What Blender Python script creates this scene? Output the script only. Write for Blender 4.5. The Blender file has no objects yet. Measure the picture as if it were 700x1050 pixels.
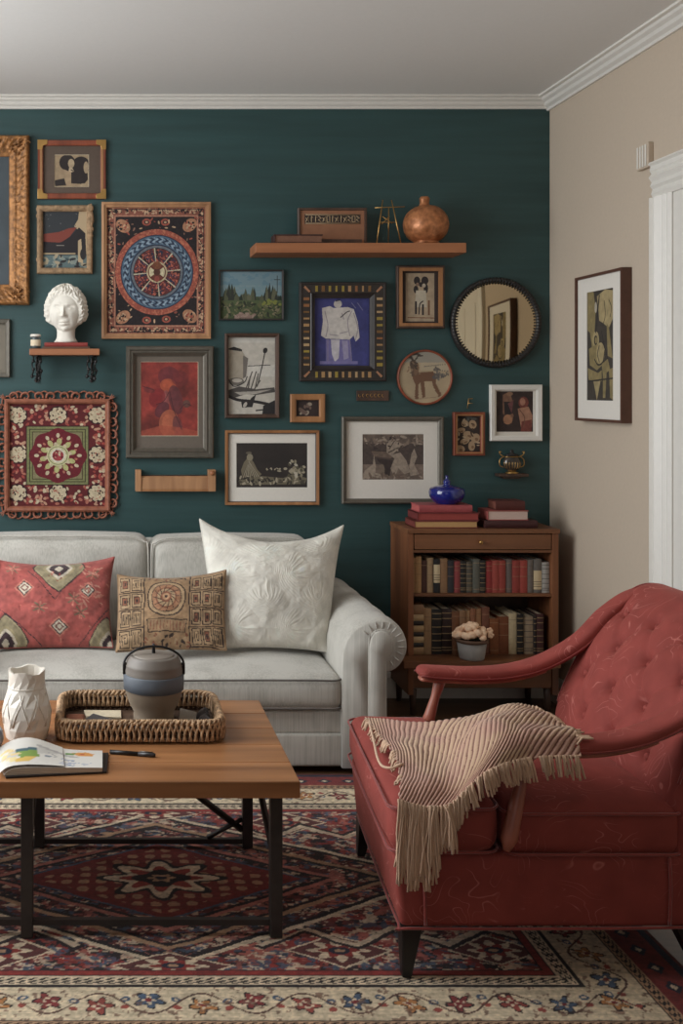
import bpy, bmesh, math, random
import numpy as np
from mathutils import Vector
C = bpy.context.scene.collection
R = random.Random(7)
PI = math.pi
F = 1100.0            # focal length in pixels of the 700x1050 frame
WALL = 5.238          # distance of the teal wall
RIGHT = 2.183
CEIL = 2.925
EYE = 1.5
def PX(px, Y=WALL): return (px-105)*Y/F
def PZ(py, Y=WALL): return EYE-(py-400)*Y/F

# ------------------------------------------------------------ colour helpers
def lin(c):
    a = np.asarray(c, float)/255.0
    return np.where(a <= .04045, a/12.92, ((a+.055)/1.055)**2.4)
def rgba(c, k=1.0):
    l = np.clip(lin(c)*k, 0, 1); return (float(l[0]), float(l[1]), float(l[2]), 1)

# ------------------------------------------------------------ mesh builder
class MB:
    def __init__(s): s.v = []; s.f = []; s.c = []; s.n = 0; s.sm = []
    def add(s, V, Fc, col=None, smooth=True):
        V = np.asarray(V, float).reshape(-1, 3)
        s.v.append(V)
        s.f.extend([tuple(i+s.n for i in f) for f in Fc])
        s.sm.extend([smooth]*len(Fc))
        if col is None: cc = np.ones((len(V), 3))
        else:
            cc = np.asarray(col, float)
            if cc.ndim == 1: cc = np.tile(cc, (len(V), 1))
            cc = cc.reshape(-1, 3)
        s.c.append(cc); s.n += len(V)
        return s
    def grid(s, P, cu=False, cv=False, flip=False, col=None, smooth=True):
        P = np.asarray(P, float); n, m = P.shape[:2]
        I = np.arange(n*m).reshape(n, m)
        if cu: I = np.vstack([I, I[:1]])
        if cv: I = np.hstack([I, I[:, :1]])
        a = I[:-1, :-1].ravel(); b = I[:-1, 1:].ravel(); c = I[1:, 1:].ravel(); d = I[1:, :-1].ravel()
        q = np.stack([a, b, c, d] if not flip else [a, d, c, b], 1)
        return s.add(P.reshape(-1, 3), q.tolist(), None if col is None else (np.asarray(col).reshape(-1, 3) if np.ndim(col) > 1 else col), smooth)
    def box(s, x0, x1, y0, y1, z0, z1, col=None):
        V = [(x, y, z) for x in (x0, x1) for y in (y0, y1) for z in (z0, z1)]
        Fc = [(0, 1, 3, 2), (4, 6, 7, 5), (0, 4, 5, 1), (2, 3, 7, 6), (0, 2, 6, 4), (1, 5, 7, 3)]
        return s.add(V, Fc, col, False)
    def hexa(s, bot, top, col=None):
        """bot/top: 4 points each, same order"""
        return s.add(list(bot)+list(top), [(3, 2, 1, 0), (4, 5, 6, 7), (0, 1, 5, 4), (1, 2, 6, 5), (2, 3, 7, 6), (3, 0, 4, 7)], col, False)
    def prism(s, pts, axis, a0, a1, col=None, smooth=False):
        """extrude a 2-D outline along an axis; outline is in the two other axes in xyz order"""
        def P(p, a):
            q = list(p); q.insert(axis, a); return q
        n = len(pts); V = [P(p, a0) for p in pts]+[P(p, a1) for p in pts]
        Fc = [tuple(range(n)), tuple(range(2*n-1, n-1, -1))]+[(i, i+n, (i+1) % n+n, (i+1) % n) for i in range(n)]
        s.add(V, Fc, col, smooth)
        if smooth:
            s.sm[-len(Fc)] = False; s.sm[-len(Fc)+1] = False
        return s
    def lathe(s, prof, c=(0, 0, 0), n=40, col=None, sq=1.0, smooth=True):
        prof = np.asarray(prof, float); t = np.linspace(0, 2*PI, n, endpoint=False)
        P = np.stack([c[0]+prof[:, None, 0]*np.cos(t)[None], c[1]+sq*prof[:, None, 0]*np.sin(t)[None], c[2]+np.repeat(prof[:, 1][:, None], n, 1)], 2)
        return s.grid(P, cv=True, col=col, smooth=smooth)
    def tube(s, pts, r, n=8, col=None, cap=True, closed=False):
        pts = np.asarray(pts, float); m = len(pts)
        r = np.ones(m)*r if np.ndim(r) == 0 else np.asarray(r, float)
        if closed: T = np.roll(pts, -1, 0)-np.roll(pts, 1, 0)
        else: T = np.gradient(pts, axis=0)
        T /= np.linalg.norm(T, axis=1)[:, None]+1e-12
        ref = np.array([0, 0, 1.0]) if abs(T[0][2]) < .9 else np.array([1.0, 0, 0])
        nrm = np.cross(T[0], ref); nrm /= np.linalg.norm(nrm); N = []
        for k in range(m):
            nrm = nrm-T[k]*np.dot(nrm, T[k]); nrm /= np.linalg.norm(nrm)+1e-12; N.append(nrm)
        N = np.array(N); B = np.cross(T, N)
        t = np.linspace(0, 2*PI, n, endpoint=False)
        P = pts[:, None]+r[:, None, None]*(N[:, None]*np.cos(t)[None, :, None]+B[:, None]*np.sin(t)[None, :, None])
        base = s.n; s.grid(P, cv=True, cu=closed, col=col, flip=True)
        if cap and not closed:
            s.f.append(tuple(base+i for i in range(n))[::-1]); s.sm.append(True)
            s.f.append(tuple(base+(m-1)*n+i for i in range(n))); s.sm.append(True)
        return s
    def ball(s, c, r, n=14, col=None, fn=None):
        r = (r, r, r) if np.ndim(r) == 0 else r
        th = np.linspace(1e-3, PI-1e-3, n); ph = np.linspace(0, 2*PI, 2*n, endpoint=False)
        D = np.stack([np.sin(th)[:, None]*np.cos(ph)[None], np.sin(th)[:, None]*np.sin(ph)[None], np.repeat(np.cos(th)[:, None], 2*n, 1)], 2)
        P = D*np.array(r)
        if fn is not None: P = fn(P, D)
        return s.grid(P+np.array(c), cv=True, col=col, flip=True)
    def soft(s, x0, x1, y0, y1, z0, z1, r=.03, n=16, puff=(0, 0, 0), fn=None, col=None):
        """rounded, optionally puffed cushion box"""
        lo = np.array([x0, y0, z0]); hi = np.array([x1, y1, z1]); c = (lo+hi)/2; h = (hi-lo)/2
        r = min(r, *(h*.99)); sz = h*2
        g = []
        for L in sz:
            k = max(4, int(n*L/max(sz))); e = np.linspace(0, 1, 5)
            a = np.concatenate([-L/2+r*(1-np.cos(e*PI/2)), np.linspace(-L/2+r, L/2-r, k)[1:-1], L/2-r*(1-np.cos(e[::-1]*PI/2))])
            g.append(a)
        for ax in range(3):
            o = [i for i in range(3) if i != ax]
            A, B = np.meshgrid(g[o[0]], g[o[1]], indexing='ij')
            for sg in (-1, 1):
                P = np.zeros(A.shape+(3,)); P[..., o[0]] = A; P[..., o[1]] = B; P[..., ax] = sg*h[ax]
                inner = np.clip(P, -(h-r), h-r); D = P-inner
                L = np.linalg.norm(D, axis=2, keepdims=True)+1e-9
                Q = inner+D/L*r
                W = 1-np.clip(np.abs(Q/h), 0, 1)**2.2
                for k in range(3):
                    oo = [i for i in range(3) if i != k]
                    Q[..., k] += puff[k]*W[..., oo[0]]*W[..., oo[1]]*np.clip(Q[..., k]/h[k], -1, 1)
                Q = Q+c
                if fn is not None: Q = fn(Q)
                s.grid(Q, flip=((sg > 0) ^ (ax == 1)) == False, col=col)
        return s
    def move(s, d):
        s.v = [v+np.array(d) for v in s.v]; return s
    def build(s, name, mat, parent=None, weld=False, bevel=0, colors=False, **kw):
        V = np.concatenate(s.v)
        off = np.zeros(3)
        if parent is not None: off = np.array(world_loc(parent))
        me = bpy.data.meshes.new(name)
        nv = len(V); tot = sum(len(f) for f in s.f)
        me.vertices.add(nv); me.vertices.foreach_set('co', (V-off).astype(np.float32).ravel())
        me.loops.add(tot); me.loops.foreach_set('vertex_index', np.fromiter((i for f in s.f for i in f), np.int32, tot))
        ln = np.fromiter((len(f) for f in s.f), np.int32, len(s.f))
        me.polygons.add(len(s.f)); me.polygons.foreach_set('loop_start', (np.cumsum(ln)-ln).astype(np.int32))
        me.polygons.foreach_set('loop_total', ln)
        me.update(calc_edges=True)
        me.polygons.foreach_set('use_smooth', np.array(s.sm, bool))
        if colors:
            ca = me.color_attributes.new('Col', 'FLOAT_COLOR', 'POINT')
            cc = np.ones((nv, 4), np.float32); cc[:, :3] = np.concatenate(s.c)
            ca.data.foreach_set('color', cc.ravel())
        me.validate()
        bm = bmesh.new(); bm.from_mesh(me)
        if weld: bmesh.ops.remove_doubles(bm, verts=bm.verts, dist=2e-5)
        bmesh.ops.recalc_face_normals(bm, faces=bm.faces)
        bm.to_mesh(me); bm.free()
        o = bpy.data.objects.new(name, me); C.objects.link(o)
        if mat is not None: me.materials.append(mat)
        if parent is not None: o.parent = parent
        if bevel:
            m = o.modifiers.new('bevel', 'BEVEL'); m.width = bevel; m.segments = 2; m.limit_method = 'ANGLE'; m.harden_normals = False
        for k, v in kw.items(): o[k] = v
        return o
def world_loc(o):
    v = Vector((0, 0, 0))
    while o is not None: v += o.location; o = o.parent
    return v
def thing(name, label, cat, loc, group=None):
    o = bpy.data.objects.new(name, None); C.objects.link(o); o.location = loc
    o.empty_display_size = .05; o['label'] = label; o['category'] = cat
    if group: o['group'] = group
    return o
def tag(o, label, cat, group=None, kind=None):
    o['label'] = label; o['category'] = cat
    if group: o['group'] = group
    if kind: o['kind'] = kind
    return o
def struct(name, mb, m, parent=None, **k):
    o = mb.build(name, m, parent, **k)
    if parent is None: o['kind'] = 'structure'
    return o

# ------------------------------------------------------------ noise + painted canvas
def vnoise(X, Y, f, seed=0):
    rs = np.random.RandomState(seed); N = 64; T = rs.rand(N, N)
    x = X*f+seed*1.7; y = Y*f+seed*.9; xi = np.floor(x).astype(int); yi = np.floor(y).astype(int)
    fx = x-xi; fy = y-yi; fx = fx*fx*(3-2*fx); fy = fy*fy*(3-2*fy)
    a = T[xi % N, yi % N]; b = T[(xi+1) % N, yi % N]; c = T[xi % N, (yi+1) % N]; d = T[(xi+1) % N, (yi+1) % N]
    return (a*(1-fx)+b*fx)*(1-fy)+(c*(1-fx)+d*fx)*fy
def fbm(X, Y, f, seed=0, o=4):
    s = 0; a = .5; t = 0
    for k in range(o): s = s+a*vnoise(X, Y, f*2**k, seed+k); t += a; a *= .5
    return s/t
class Cv:
    def __init__(s, x0, y0, x1, y1, sc, bg):
        s.b = (x0, y0, x1, y1)
        w = max(2, int(abs(x1-x0)*sc)); h = max(2, int(abs(y1-y0)*sc))
        s.X, s.Y = np.meshgrid(np.linspace(x0, x1, w), np.linspace(y0, y1, h))
        s.A = np.zeros((h, w, 3))+np.array(bg, float)
    def put(s, m, c, a=1.0):
        m = np.asarray(m, float)*a; s.A = s.A*(1-m[..., None])+np.array(c, float)*m[..., None]; return s
    def ell(s, cx, cy, rx, ry, c, rot=0, a=1, ring=None):
        t = math.radians(rot); dx = s.X-cx; dy = s.Y-cy
        u = dx*math.cos(t)+dy*math.sin(t); v = -dx*math.sin(t)+dy*math.cos(t)
        d = np.sqrt((u/rx)**2+(v/ry)**2)
        return s.put(d < 1 if ring is None else (d < 1) & (d > ring), c, a)
    def rect(s, x0, y0, x1, y1, c, a=1): return s.put((s.X >= x0) & (s.X <= x1) & (s.Y >= y0) & (s.Y <= y1), c, a)
    def poly(s, pts, c, a=1):
        ins = np.zeros(s.X.shape, bool); n = len(pts)
        for i in range(n):
            x1, y1 = pts[i]; x2, y2 = pts[(i+1) % n]
            if y1 == y2: continue
            k = ((y1 > s.Y) != (y2 > s.Y)) & (s.X < (x2-x1)*(s.Y-y1)/(y2-y1)+x1); ins ^= k
        return s.put(ins, c, a)
    def line(s, pts, w, c, a=1):
        m = np.zeros(s.X.shape, bool)
        for (x1, y1), (x2, y2) in zip(pts[:-1], pts[1:]):
            dx, dy = x2-x1, y2-y1; L = dx*dx+dy*dy+1e-9
            t = np.clip(((s.X-x1)*dx+(s.Y-y1)*dy)/L, 0, 1)
            m |= (s.X-x1-t*dx)**2+(s.Y-y1-t*dy)**2 < (w/2)**2
        return s.put(m, c, a)
    def curve(s, pts, w, c, a=1): return s.line(smooth_path(pts, 6), w, c, a)
    def mottle(s, amp, f, seed=1):
        n = fbm(s.X, s.Y, f, seed)-.5; s.A = np.clip(s.A*(1+amp*2*n[..., None]), 0, 255); return s
    def dabs(s, x0, y0, x1, y1, n, cols, r=(.6, 1.6), seed=3, asp=1.8):
        q = random.Random(seed)
        for _ in range(n):
            rr = q.uniform(*r)
            s.ell(q.uniform(x0, x1), q.uniform(y0, y1), rr*asp, rr, q.choice(cols), q.uniform(0, 180))
        return s
    def lin(s):
        g = s.A.mean(2, keepdims=True); return lin(np.clip(g+(s.A-g)*.90, 0, 255))*.80
    def sample(s, u, v):
        h, w = s.A.shape[:2]; L = s.lin()
        x = np.clip(u*(w-1), 0, w-1); y = np.clip(v*(h-1), 0, h-1)
        return L[np.round(y).astype(int), np.round(x).astype(int)]
def smooth_path(pts, k=8, closed=False):
    P = [np.array(p, float) for p in pts]
    if closed: P = [P[-1]]+P+[P[0], P[1]]
    else: P = [2*P[0]-P[1]]+P+[2*P[-1]-P[-2]]
    out = []
    for i in range(1, len(P)-2):
        for t in np.linspace(0, 1, k, endpoint=False):
            a, b, c, d = P[i-1:i+3]
            out.append(.5*((2*b)+(c-a)*t+(2*a-5*b+4*c-d)*t*t+(-a+3*b-3*c+d)*t**3))
    if not closed: out.append(P[-2])
    return np.array(out)

# ------------------------------------------------------------ materials
def nodes(name):
    m = bpy.data.materials.new(name); m.use_nodes = True
    nt = m.node_tree; return m, nt, nt.nodes['Principled BSDF']
def mat(name, c, rough=.6, var=.12, scale=20, bump=.1, metal=0, sheen=0, stretch=(1, 1, 1), k=1.0, coat=0, bdist=.004, c2=None, detail=6, spec=.5, trans=0):
    m, nt, b = nodes(name); N = nt.nodes; L = nt.links
    tc = N.new('ShaderNodeTexCoord'); mp = N.new('ShaderNodeMapping'); mp.inputs['Scale'].default_value = stretch
    L.new(tc.outputs['Object'], mp.inputs['Vector'])
    no = N.new('ShaderNodeTexNoise'); no.inputs['Scale'].default_value = scale; no.inputs['Detail'].default_value = detail
    L.new(mp.outputs[0], no.inputs['Vector'])
    cr = N.new('ShaderNodeValToRGB'); e = cr.color_ramp.elements; e[0].position = .3; e[1].position = .7
    e[0].color = rgba(c, k*(1-var)); e[1].color = rgba(c2 or c, k*(1+var))
    L.new(no.outputs['Fac'], cr.inputs[0]); L.new(cr.outputs[0], b.inputs['Base Color'])
    b.inputs['Roughness'].default_value = rough; b.inputs['Metallic'].default_value = metal
    b.inputs['Specular IOR Level'].default_value = spec
    if sheen: b.inputs['Sheen Weight'].default_value = sheen; b.inputs['Sheen Roughness'].default_value = .4
    if coat: b.inputs['Coat Weight'].default_value = coat; b.inputs['Coat Roughness'].default_value = .1
    if trans: b.inputs['Transmission Weight'].default_value = trans
    if bump:
        bp = N.new('ShaderNodeBump'); bp.inputs['Strength'].default_value = bump; bp.inputs['Distance'].default_value = bdist
        L.new(no.outputs['Fac'], bp.inputs['Height']); L.new(bp.outputs[0], b.inputs['Normal'])
    return m
def wood(name, c1, c2, axis=0, scale=9, rough=.45, k=1.0, coat=0):
    st = [14, 14, 14]; st[axis] = 1.0
    return mat(name, c1, rough, .12, scale/6, .12, 0, stretch=tuple(st), k=k, c2=c2, detail=8, coat=coat, bdist=.001)
def vcol(name, rough=.7, bump=.15, bscale=400, sheen=0, metal=0, coat=0, bdist=.001):
    m, nt, b = nodes(name); N = nt.nodes; L = nt.links
    a = N.new('ShaderNodeAttribute'); a.attribute_name = 'Col'; L.new(a.outputs['Color'], b.inputs['Base Color'])
    b.inputs['Roughness'].default_value = rough; b.inputs['Metallic'].default_value = metal
    b.inputs['Sheen Weight'].default_value = sheen; b.inputs['Coat Weight'].default_value = coat
    no = N.new('ShaderNodeTexNoise'); no.inputs['Scale'].default_value = bscale; tc = N.new('ShaderNodeTexCoord')
    L.new(tc.outputs['Object'], no.inputs['Vector'])
    bp = N.new('ShaderNodeBump'); bp.inputs['Strength'].default_value = bump; bp.inputs['Distance'].default_value = bdist
    L.new(no.outputs['Fac'], bp.inputs['Height']); L.new(bp.outputs[0], b.inputs['Normal'])
    return m
def fabric(name, c, c2=None, var=.08, weave=900, rough=.9, sheen=.25, line=(0, 0, 1), lines=0, bump=.3):
    """woven cloth: fine cross weave, soft mottling and optional darker slub lines"""
    m, nt, b = nodes(name); N = nt.nodes; L = nt.links
    tc = N.new('ShaderNodeTexCoord')
    no = N.new('ShaderNodeTexNoise'); no.inputs['Scale'].default_value = 7; L.new(tc.outputs['Object'], no.inputs['Vector'])
    mp = N.new('ShaderNodeMapping'); mp.inputs['Scale'].default_value = (150, 150, 4); L.new(tc.outputs['Object'], mp.inputs['Vector'])
    sl = N.new('ShaderNodeTexNoise'); sl.inputs['Scale'].default_value = 1; L.new(mp.outputs[0], sl.inputs['Vector'])
    mx = N.new('ShaderNodeMath'); mx.operation = 'MULTIPLY_ADD'; mx.inputs[1].default_value = lines; L.new(sl.outputs['Fac'], mx.inputs[0]); L.new(no.outputs['Fac'], mx.inputs[2])
    cr = N.new('ShaderNodeValToRGB'); e = cr.color_ramp.elements; e[0].position = .35+lines*.35; e[1].position = .65+lines*.6
    e[0].color = rgba(c, 1-var); e[1].color = rgba(c2 or c, 1+var)
    L.new(mx.outputs[0], cr.inputs[0]); L.new(cr.outputs[0], b.inputs['Base Color'])
    fn = N.new('ShaderNodeTexNoise'); fn.inputs['Scale'].default_value = weave; L.new(tc.outputs['Object'], fn.inputs['Vector'])
    bp = N.new('ShaderNodeBump'); bp.inputs['Strength'].default_value = bump; bp.inputs['Distance'].default_value = .001
    L.new(fn.outputs['Fac'], bp.inputs['Height']); L.new(bp.outputs[0], b.inputs['Normal'])
    b.inputs['Roughness'].default_value = rough; b.inputs['Sheen Weight'].default_value = sheen
    return m
def velvet(name, c, cl):
    """plain velvet with a faint trailing floral line woven in"""
    m, nt, b = nodes(name); N = nt.nodes; L = nt.links
    tc = N.new('ShaderNodeTexCoord')
    n1 = N.new('ShaderNodeTexNoise'); n1.inputs['Scale'].default_value = 5.5; n1.inputs['Detail'].default_value = 1.5; n1.inputs['Distortion'].default_value = 1.6
    L.new(tc.outputs['Object'], n1.inputs['Vector'])
    s1 = N.new('ShaderNodeMath'); s1.operation = 'MULTIPLY'; s1.inputs[1].default_value = 9; L.new(n1.outputs['Fac'], s1.inputs[0])
    fr = N.new('ShaderNodeMath'); fr.operation = 'FRACT'; L.new(s1.outputs[0], fr.inputs[0])
    r1 = N.new('ShaderNodeValToRGB'); e = r1.color_ramp.elements; e[0].position = .44; e[1].position = .56
    e[0].color = (0, 0, 0, 1); e[1].color = (0, 0, 0, 1); x = r1.color_ramp.elements.new(.5); x.color = (1, 1, 1, 1); L.new(fr.outputs[0], r1.inputs[0])
    n2 = N.new('ShaderNodeTexNoise'); n2.inputs['Scale'].default_value = 9; L.new(tc.outputs['Object'], n2.inputs['Vector'])
    r2 = N.new('ShaderNodeValToRGB'); e = r2.color_ramp.elements; e[0].position = .5; e[1].position = .6; L.new(n2.outputs['Fac'], r2.inputs[0])
    mm = N.new('ShaderNodeMath'); mm.operation = 'MULTIPLY'; L.new(r1.outputs[0], mm.inputs[0]); L.new(r2.outputs[0], mm.inputs[1])
    m3 = N.new('ShaderNodeMath'); m3.operation = 'MULTIPLY'; m3.inputs[1].default_value = .6; L.new(mm.outputs[0], m3.inputs[0])
    mix = N.new('ShaderNodeMix'); mix.data_type = 'RGBA'; L.new(m3.outputs[0], mix.inputs[0])
    n3 = N.new('ShaderNodeTexNoise'); n3.inputs['Scale'].default_value = 14; L.new(tc.outputs['Object'], n3.inputs['Vector'])
    r3 = N.new('ShaderNodeValToRGB'); r3.color_ramp.elements[0].position = .3; r3.color_ramp.elements[1].position = .7
    r3.color_ramp.elements[0].color = rgba(c, .88); r3.color_ramp.elements[1].color = rgba(c, 1.1); L.new(n3.outputs['Fac'], r3.inputs[0])
    L.new(r3.outputs[0], mix.inputs[6]); mix.inputs[7].default_value = rgba(cl)
    L.new(mix.outputs[2], b.inputs['Base Color'])
    fn = N.new('ShaderNodeTexNoise'); fn.inputs['Scale'].default_value = 700; L.new(tc.outputs['Object'], fn.inputs['Vector'])
    bp = N.new('ShaderNodeBump'); bp.inputs['Strength'].default_value = .25; bp.inputs['Distance'].default_value = .001
    L.new(fn.outputs['Fac'], bp.inputs['Height']); L.new(bp.outputs[0], b.inputs['Normal'])
    b.inputs['Roughness'].default_value = .8; b.inputs['Sheen Weight'].default_value = .35; b.inputs['Sheen Roughness'].default_value = .35
    b.inputs['Sheen Tint'].default_value = rgba((230, 150, 140)); b.inputs['Specular IOR Level'].default_value = .25
    return m
M = dict(
 teal=mat('teal_paint', (46, 74, 74), .5, .13, 1.6, .5, stretch=(1, 1, 16), bdist=.004, detail=8),
 beige=mat('beige_paint', (194, 178, 159), .8, .02, 60, .04),
 ceil=mat('ceiling_paint', (228, 226, 222), .9, .01, 50, .03),
 white=mat('white_gloss_paint', (226, 222, 214), .4, .02, 30, .02),
 plank=wood('dark_floorboards', (84, 60, 42), (110, 80, 56), 0, 9, .4),
 walnut=wood('walnut', (102, 63, 40), (126, 82, 52), 0, 8, .45),
 walnutz=wood('walnut_upright', (100, 60, 38), (130, 82, 52), 2, 8, .45),
 tabletop=wood('oiled_table_wood', (136, 90, 56), (170, 118, 76), 0, 7, .38),
 shelfwood=wood('warm_shelf_wood', (146, 92, 60), (164, 108, 72), 0, 8, .5),
 framewood=wood('pale_frame_wood', (158, 114, 80), (176, 132, 94), 2, 10, .5),
 tanframe=wood('tan_frame_wood', (146, 100, 62), (164, 116, 76), 2, 10, .5),
 darkwood=wood('dark_frame_wood', (62, 46, 38), (84, 62, 50), 2, 10, .45),
 blackframe=mat('black_frame', (52, 46, 43), .4, .15, 30, .05),
 pewter=mat('pewter_frame', (104, 98, 88), .35, .12, 40, .05, metal=.35),
 redwood=wood('reddish_frame_wood', (110, 54, 36), (140, 72, 48), 2, 10, .4),
 carved=mat('carved_wood', (140, 84, 62), .5, .2, 40, .3, c2=(150, 92, 70)),
 gilt=mat('old_gilt', (128, 86, 48), .5, .4, 45, .6, metal=.35, c2=(156, 108, 62)),
 brass=mat('brass', (190, 150, 90), .3, .1, 30, .05, metal=.85),
 iron=mat('black_iron', (46, 44, 44), .45, .15, 40, .15, metal=.4),
 steel=mat('dark_steel', (66, 62, 60), .42, .1, 40, .1, metal=.5),
 blackwood=mat('black_lacquer', (24, 21, 21), .35, .1, 20, .02),
 matboard=mat('white_mat_board', (222, 216, 206), .9, .02, 90, .03),
 greymat=mat('taupe_mat_board', (106, 96, 86), .9, .05, 90, .03),
 brownmat=mat('brown_mat_board', (92, 78, 68), .9, .05, 90, .03),
 plaster=mat('white_plaster', (226, 220, 208), .75, .05, 25, .12, bdist=.003),
 ceramic=mat('white_glazed_ceramic', (226, 218, 206), .35, .05, 25, .2, coat=.3, bdist=.003),
 linen=fabric('pale_grey_linen', (170, 166, 156), (184, 180, 171), .08, lines=.8),
 piping=fabric('dark_piping', (96, 90, 84), None, .08),
 velvet=velvet('red_velvet', (144, 67, 60), (206, 130, 120)),
 welt=mat('red_welt', (140, 58, 52), .7, .1, 60, .1, sheen=.4),
 armwood=wood('reddish_arm_wood', (142, 82, 66), (166, 100, 80), 2, 8, .4),
 paint=vcol('painted_print', .75, .1), embroid=vcol('embroidery', .9, .6, 500, sheen=.15, bdist=.002),
 pile=vcol('rug_pile', .95, .8, 500, sheen=.05, bdist=.003),
 clothcol=vcol('printed_cloth', .9, .5, 700, sheen=.2), 
 paper=mat('book_pages', (214, 198, 170), .9, .1, 60, .3, stretch=(1, 1, 20)),
 whitepaper=vcol('sketchbook_paper', .85, .05), glazed=vcol('speckled_glaze', .4, .1, 100, coat=.2),
)
# ============================================================ THE ROOM
FRONT = -1.2; LEFT = -1.6
mb = MB()
mb.box(LEFT-.1, RIGHT+.1, FRONT-.1, WALL+.1, -.12, 0); struct('floor', mb, M['plank'])
mb = MB(); mb.box(LEFT-.1, RIGHT+.1, FRONT-.1, WALL+.1, CEIL, CEIL+.1); struct('ceiling', mb, M['ceil'])
mb = MB(); mb.box(LEFT-.1, RIGHT+.1, WALL, WALL+.12, 0, CEIL); struct('wall_back', mb, M['teal'])
mb = MB(); mb.box(RIGHT, RIGHT+.12, FRONT, WALL, 0, CEIL); struct('wall_right', mb, M['beige'])
def wall_with_hole(name, ax, p0, p1, a0, a1, h0, h1, z0, z1, m):
    mb = MB()
    for (s0, s1, q0, q1) in ((a0, h0, 0, CEIL), (h1, a1, 0, CEIL), (h0, h1, 0, z0), (h0, h1, z1, CEIL)):
        if ax == 0: mb.box(p0, p1, s0, s1, q0, q1)
        else: mb.box(s0, s1, p0, p1, q0, q1)
    return struct(name, mb, m)
W1 = (2.3, 4.5, .5, 2.72)      # window in the left wall: y0, y1, z0, z1
W2 = (-1.6, .4, .8, 2.4)       # unseen window added in the wall behind the camera for fill: x0, x1, z0, z1
wall_with_hole('wall_left', 0, LEFT-.12, LEFT, FRONT, WALL, *W1, M['beige'])
wall_with_hole('wall_front', 1, FRONT-.12, FRONT, LEFT, RIGHT, *W2, M['teal'])  # unseen wall, given the dark teal to cut bounce onto camera-facing sides
def sash(name, ax, p, a0, a1, z0, z1):
    mb = MB(); w = .05
    def b(s0, s1, q0, q1, d=.05):
        if ax == 0: mb.box(p-d, p, s0, s1, q0, q1)
        else: mb.box(s0, s1, p-d, p, q0, q1)
    b(a0, a1, z0, z0+w); b(a0, a1, z1-w, z1); b(a0, a0+w, z0+w, z1-w); b(a1-w, a1, z0+w, z1-w)
    n = 3
    for i in range(1, n): b(a0+(a1-a0)*i/n-.02, a0+(a1-a0)*i/n+.02, z0+w, z1-w)
    b(a0+w, a1-w, (z0+z1)/2+.25, (z0+z1)/2+.285, .04)
    struct(name, mb, M['white'])
sash('window_1', 0, LEFT-.03, *W1); sash('added_fill_window', 1, FRONT-.03, *W2)
# crown moulding
prof = [(0, -.054), (.012, -.054), (.016, -.045), (.03, -.036), (.036, -.026), (.05, -.018), (.055, -.01), (.07, -.008), (.07, 0), (0, 0)]
mb = MB(); mb.prism([(WALL-a, CEIL+b) for a, b in prof], 0, LEFT, RIGHT-.0); struct('trim_1', mb, M['white'])
prof2 = [(a*1.15, b*1.15) for a, b in prof]
mb = MB(); mb.prism([(RIGHT-a, CEIL+b) for a, b in prof2], 1, FRONT, WALL); struct('trim_2', mb, M['white'])
mb = MB(); mb.prism([(WALL-a, z) for a, z in ((0, 0), (.018, 0), (.018, .1), (.01, .12), (0, .125))], 0, LEFT, RIGHT-.02); struct('baseboard_back', mb, M['white'])
mb = MB(); mb.prism([(RIGHT-a, z) for a, z in ((0, 0), (.018, 0), (.018, .1), (.01, .12), (0, .125))], 1, 4.235, WALL-.02); struct('baseboard_right', mb, M['white'])
# door in the right wall: fluted casing and panelled leaf
d = bpy.data.objects.new('door_1', None); C.objects.link(d); d.location = (RIGHT, 3.6, 0); d['kind'] = 'structure'
mb = MB(); Yo = 4.225; Yi = 4.085; top = 2.395
steps = [(0, .012), (.012, .03), (.03, .022), (.05, .034), (.062, .022), (.085, .03), (.1, .02), (.14, .016)]
def casing(mb, e0, e1, far):
    pr = [(0, 0), (.032, 0), (.036, .008), (.026, .016), (.03, .034), (.022, .044), (.034, .060), (.022, .078), (.028, .094), (.018, .106), (.024, .124), (.016, .14), (0, .14)]
    return pr
pr = casing(mb, 0, 0, 0)
mb.prism([(RIGHT-a, Yo-b) for a, b in pr], 2, 0, top-.14)
mb.prism([(RIGHT-a, 2.96+b) for a, b in pr], 2, 0, top-.14)
mb.prism([(RIGHT-a, top-b) for a, b in pr], 1, 2.96, Yo)
mb.build('door_casing', M['white'], d)
mb = MB(); mb.box(RIGHT-.012, RIGHT-.002, 3.1, Yi, 0, top-.14)
for (a, b_) in ((3.2, 3.53), (3.63, 3.97)):
    for (p, q) in ((.2, .9), (1.05, 2.1)):
        mb.box(RIGHT-.02, RIGHT-.012, a, b_, p, q)
mb.build('door_panel', M['white'], d, bevel=.004)
mb = MB(); mb.lathe([(0, 0), (.025, 0), (.025, .006), (.01, .01), (.01, .04), (.027, .05), (.027, .065), (0, .075)], n=20)
P = np.concatenate(mb.v); mb.v = [np.stack([RIGHT-.014-P[:, 2], 3.16+P[:, 0], 1.0+P[:, 1]], 1)]
mb.build('door_knob', M['brass'], d)
# small white box on the wall above the casing
y0, y1 = 4.25, 4.345
t = thing('wall_chime', 'small white ribbed plastic box mounted high on the beige wall beside the door casing', 'door chime', (RIGHT, 4.3, 2.38))
mb = MB(); mb.box(RIGHT-.022, RIGHT, y0, y1, 2.385, 2.485); mb.build('housing', M['beige'], t, bevel=.004)
mb = MB()
for i in range(4): mb.box(RIGHT-.026, RIGHT-.022, y0+.012+i*.021, y0+.022+i*.021, 2.392, 2.478)
mb.build('grille', M['white'], t, bevel=.001)

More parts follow.
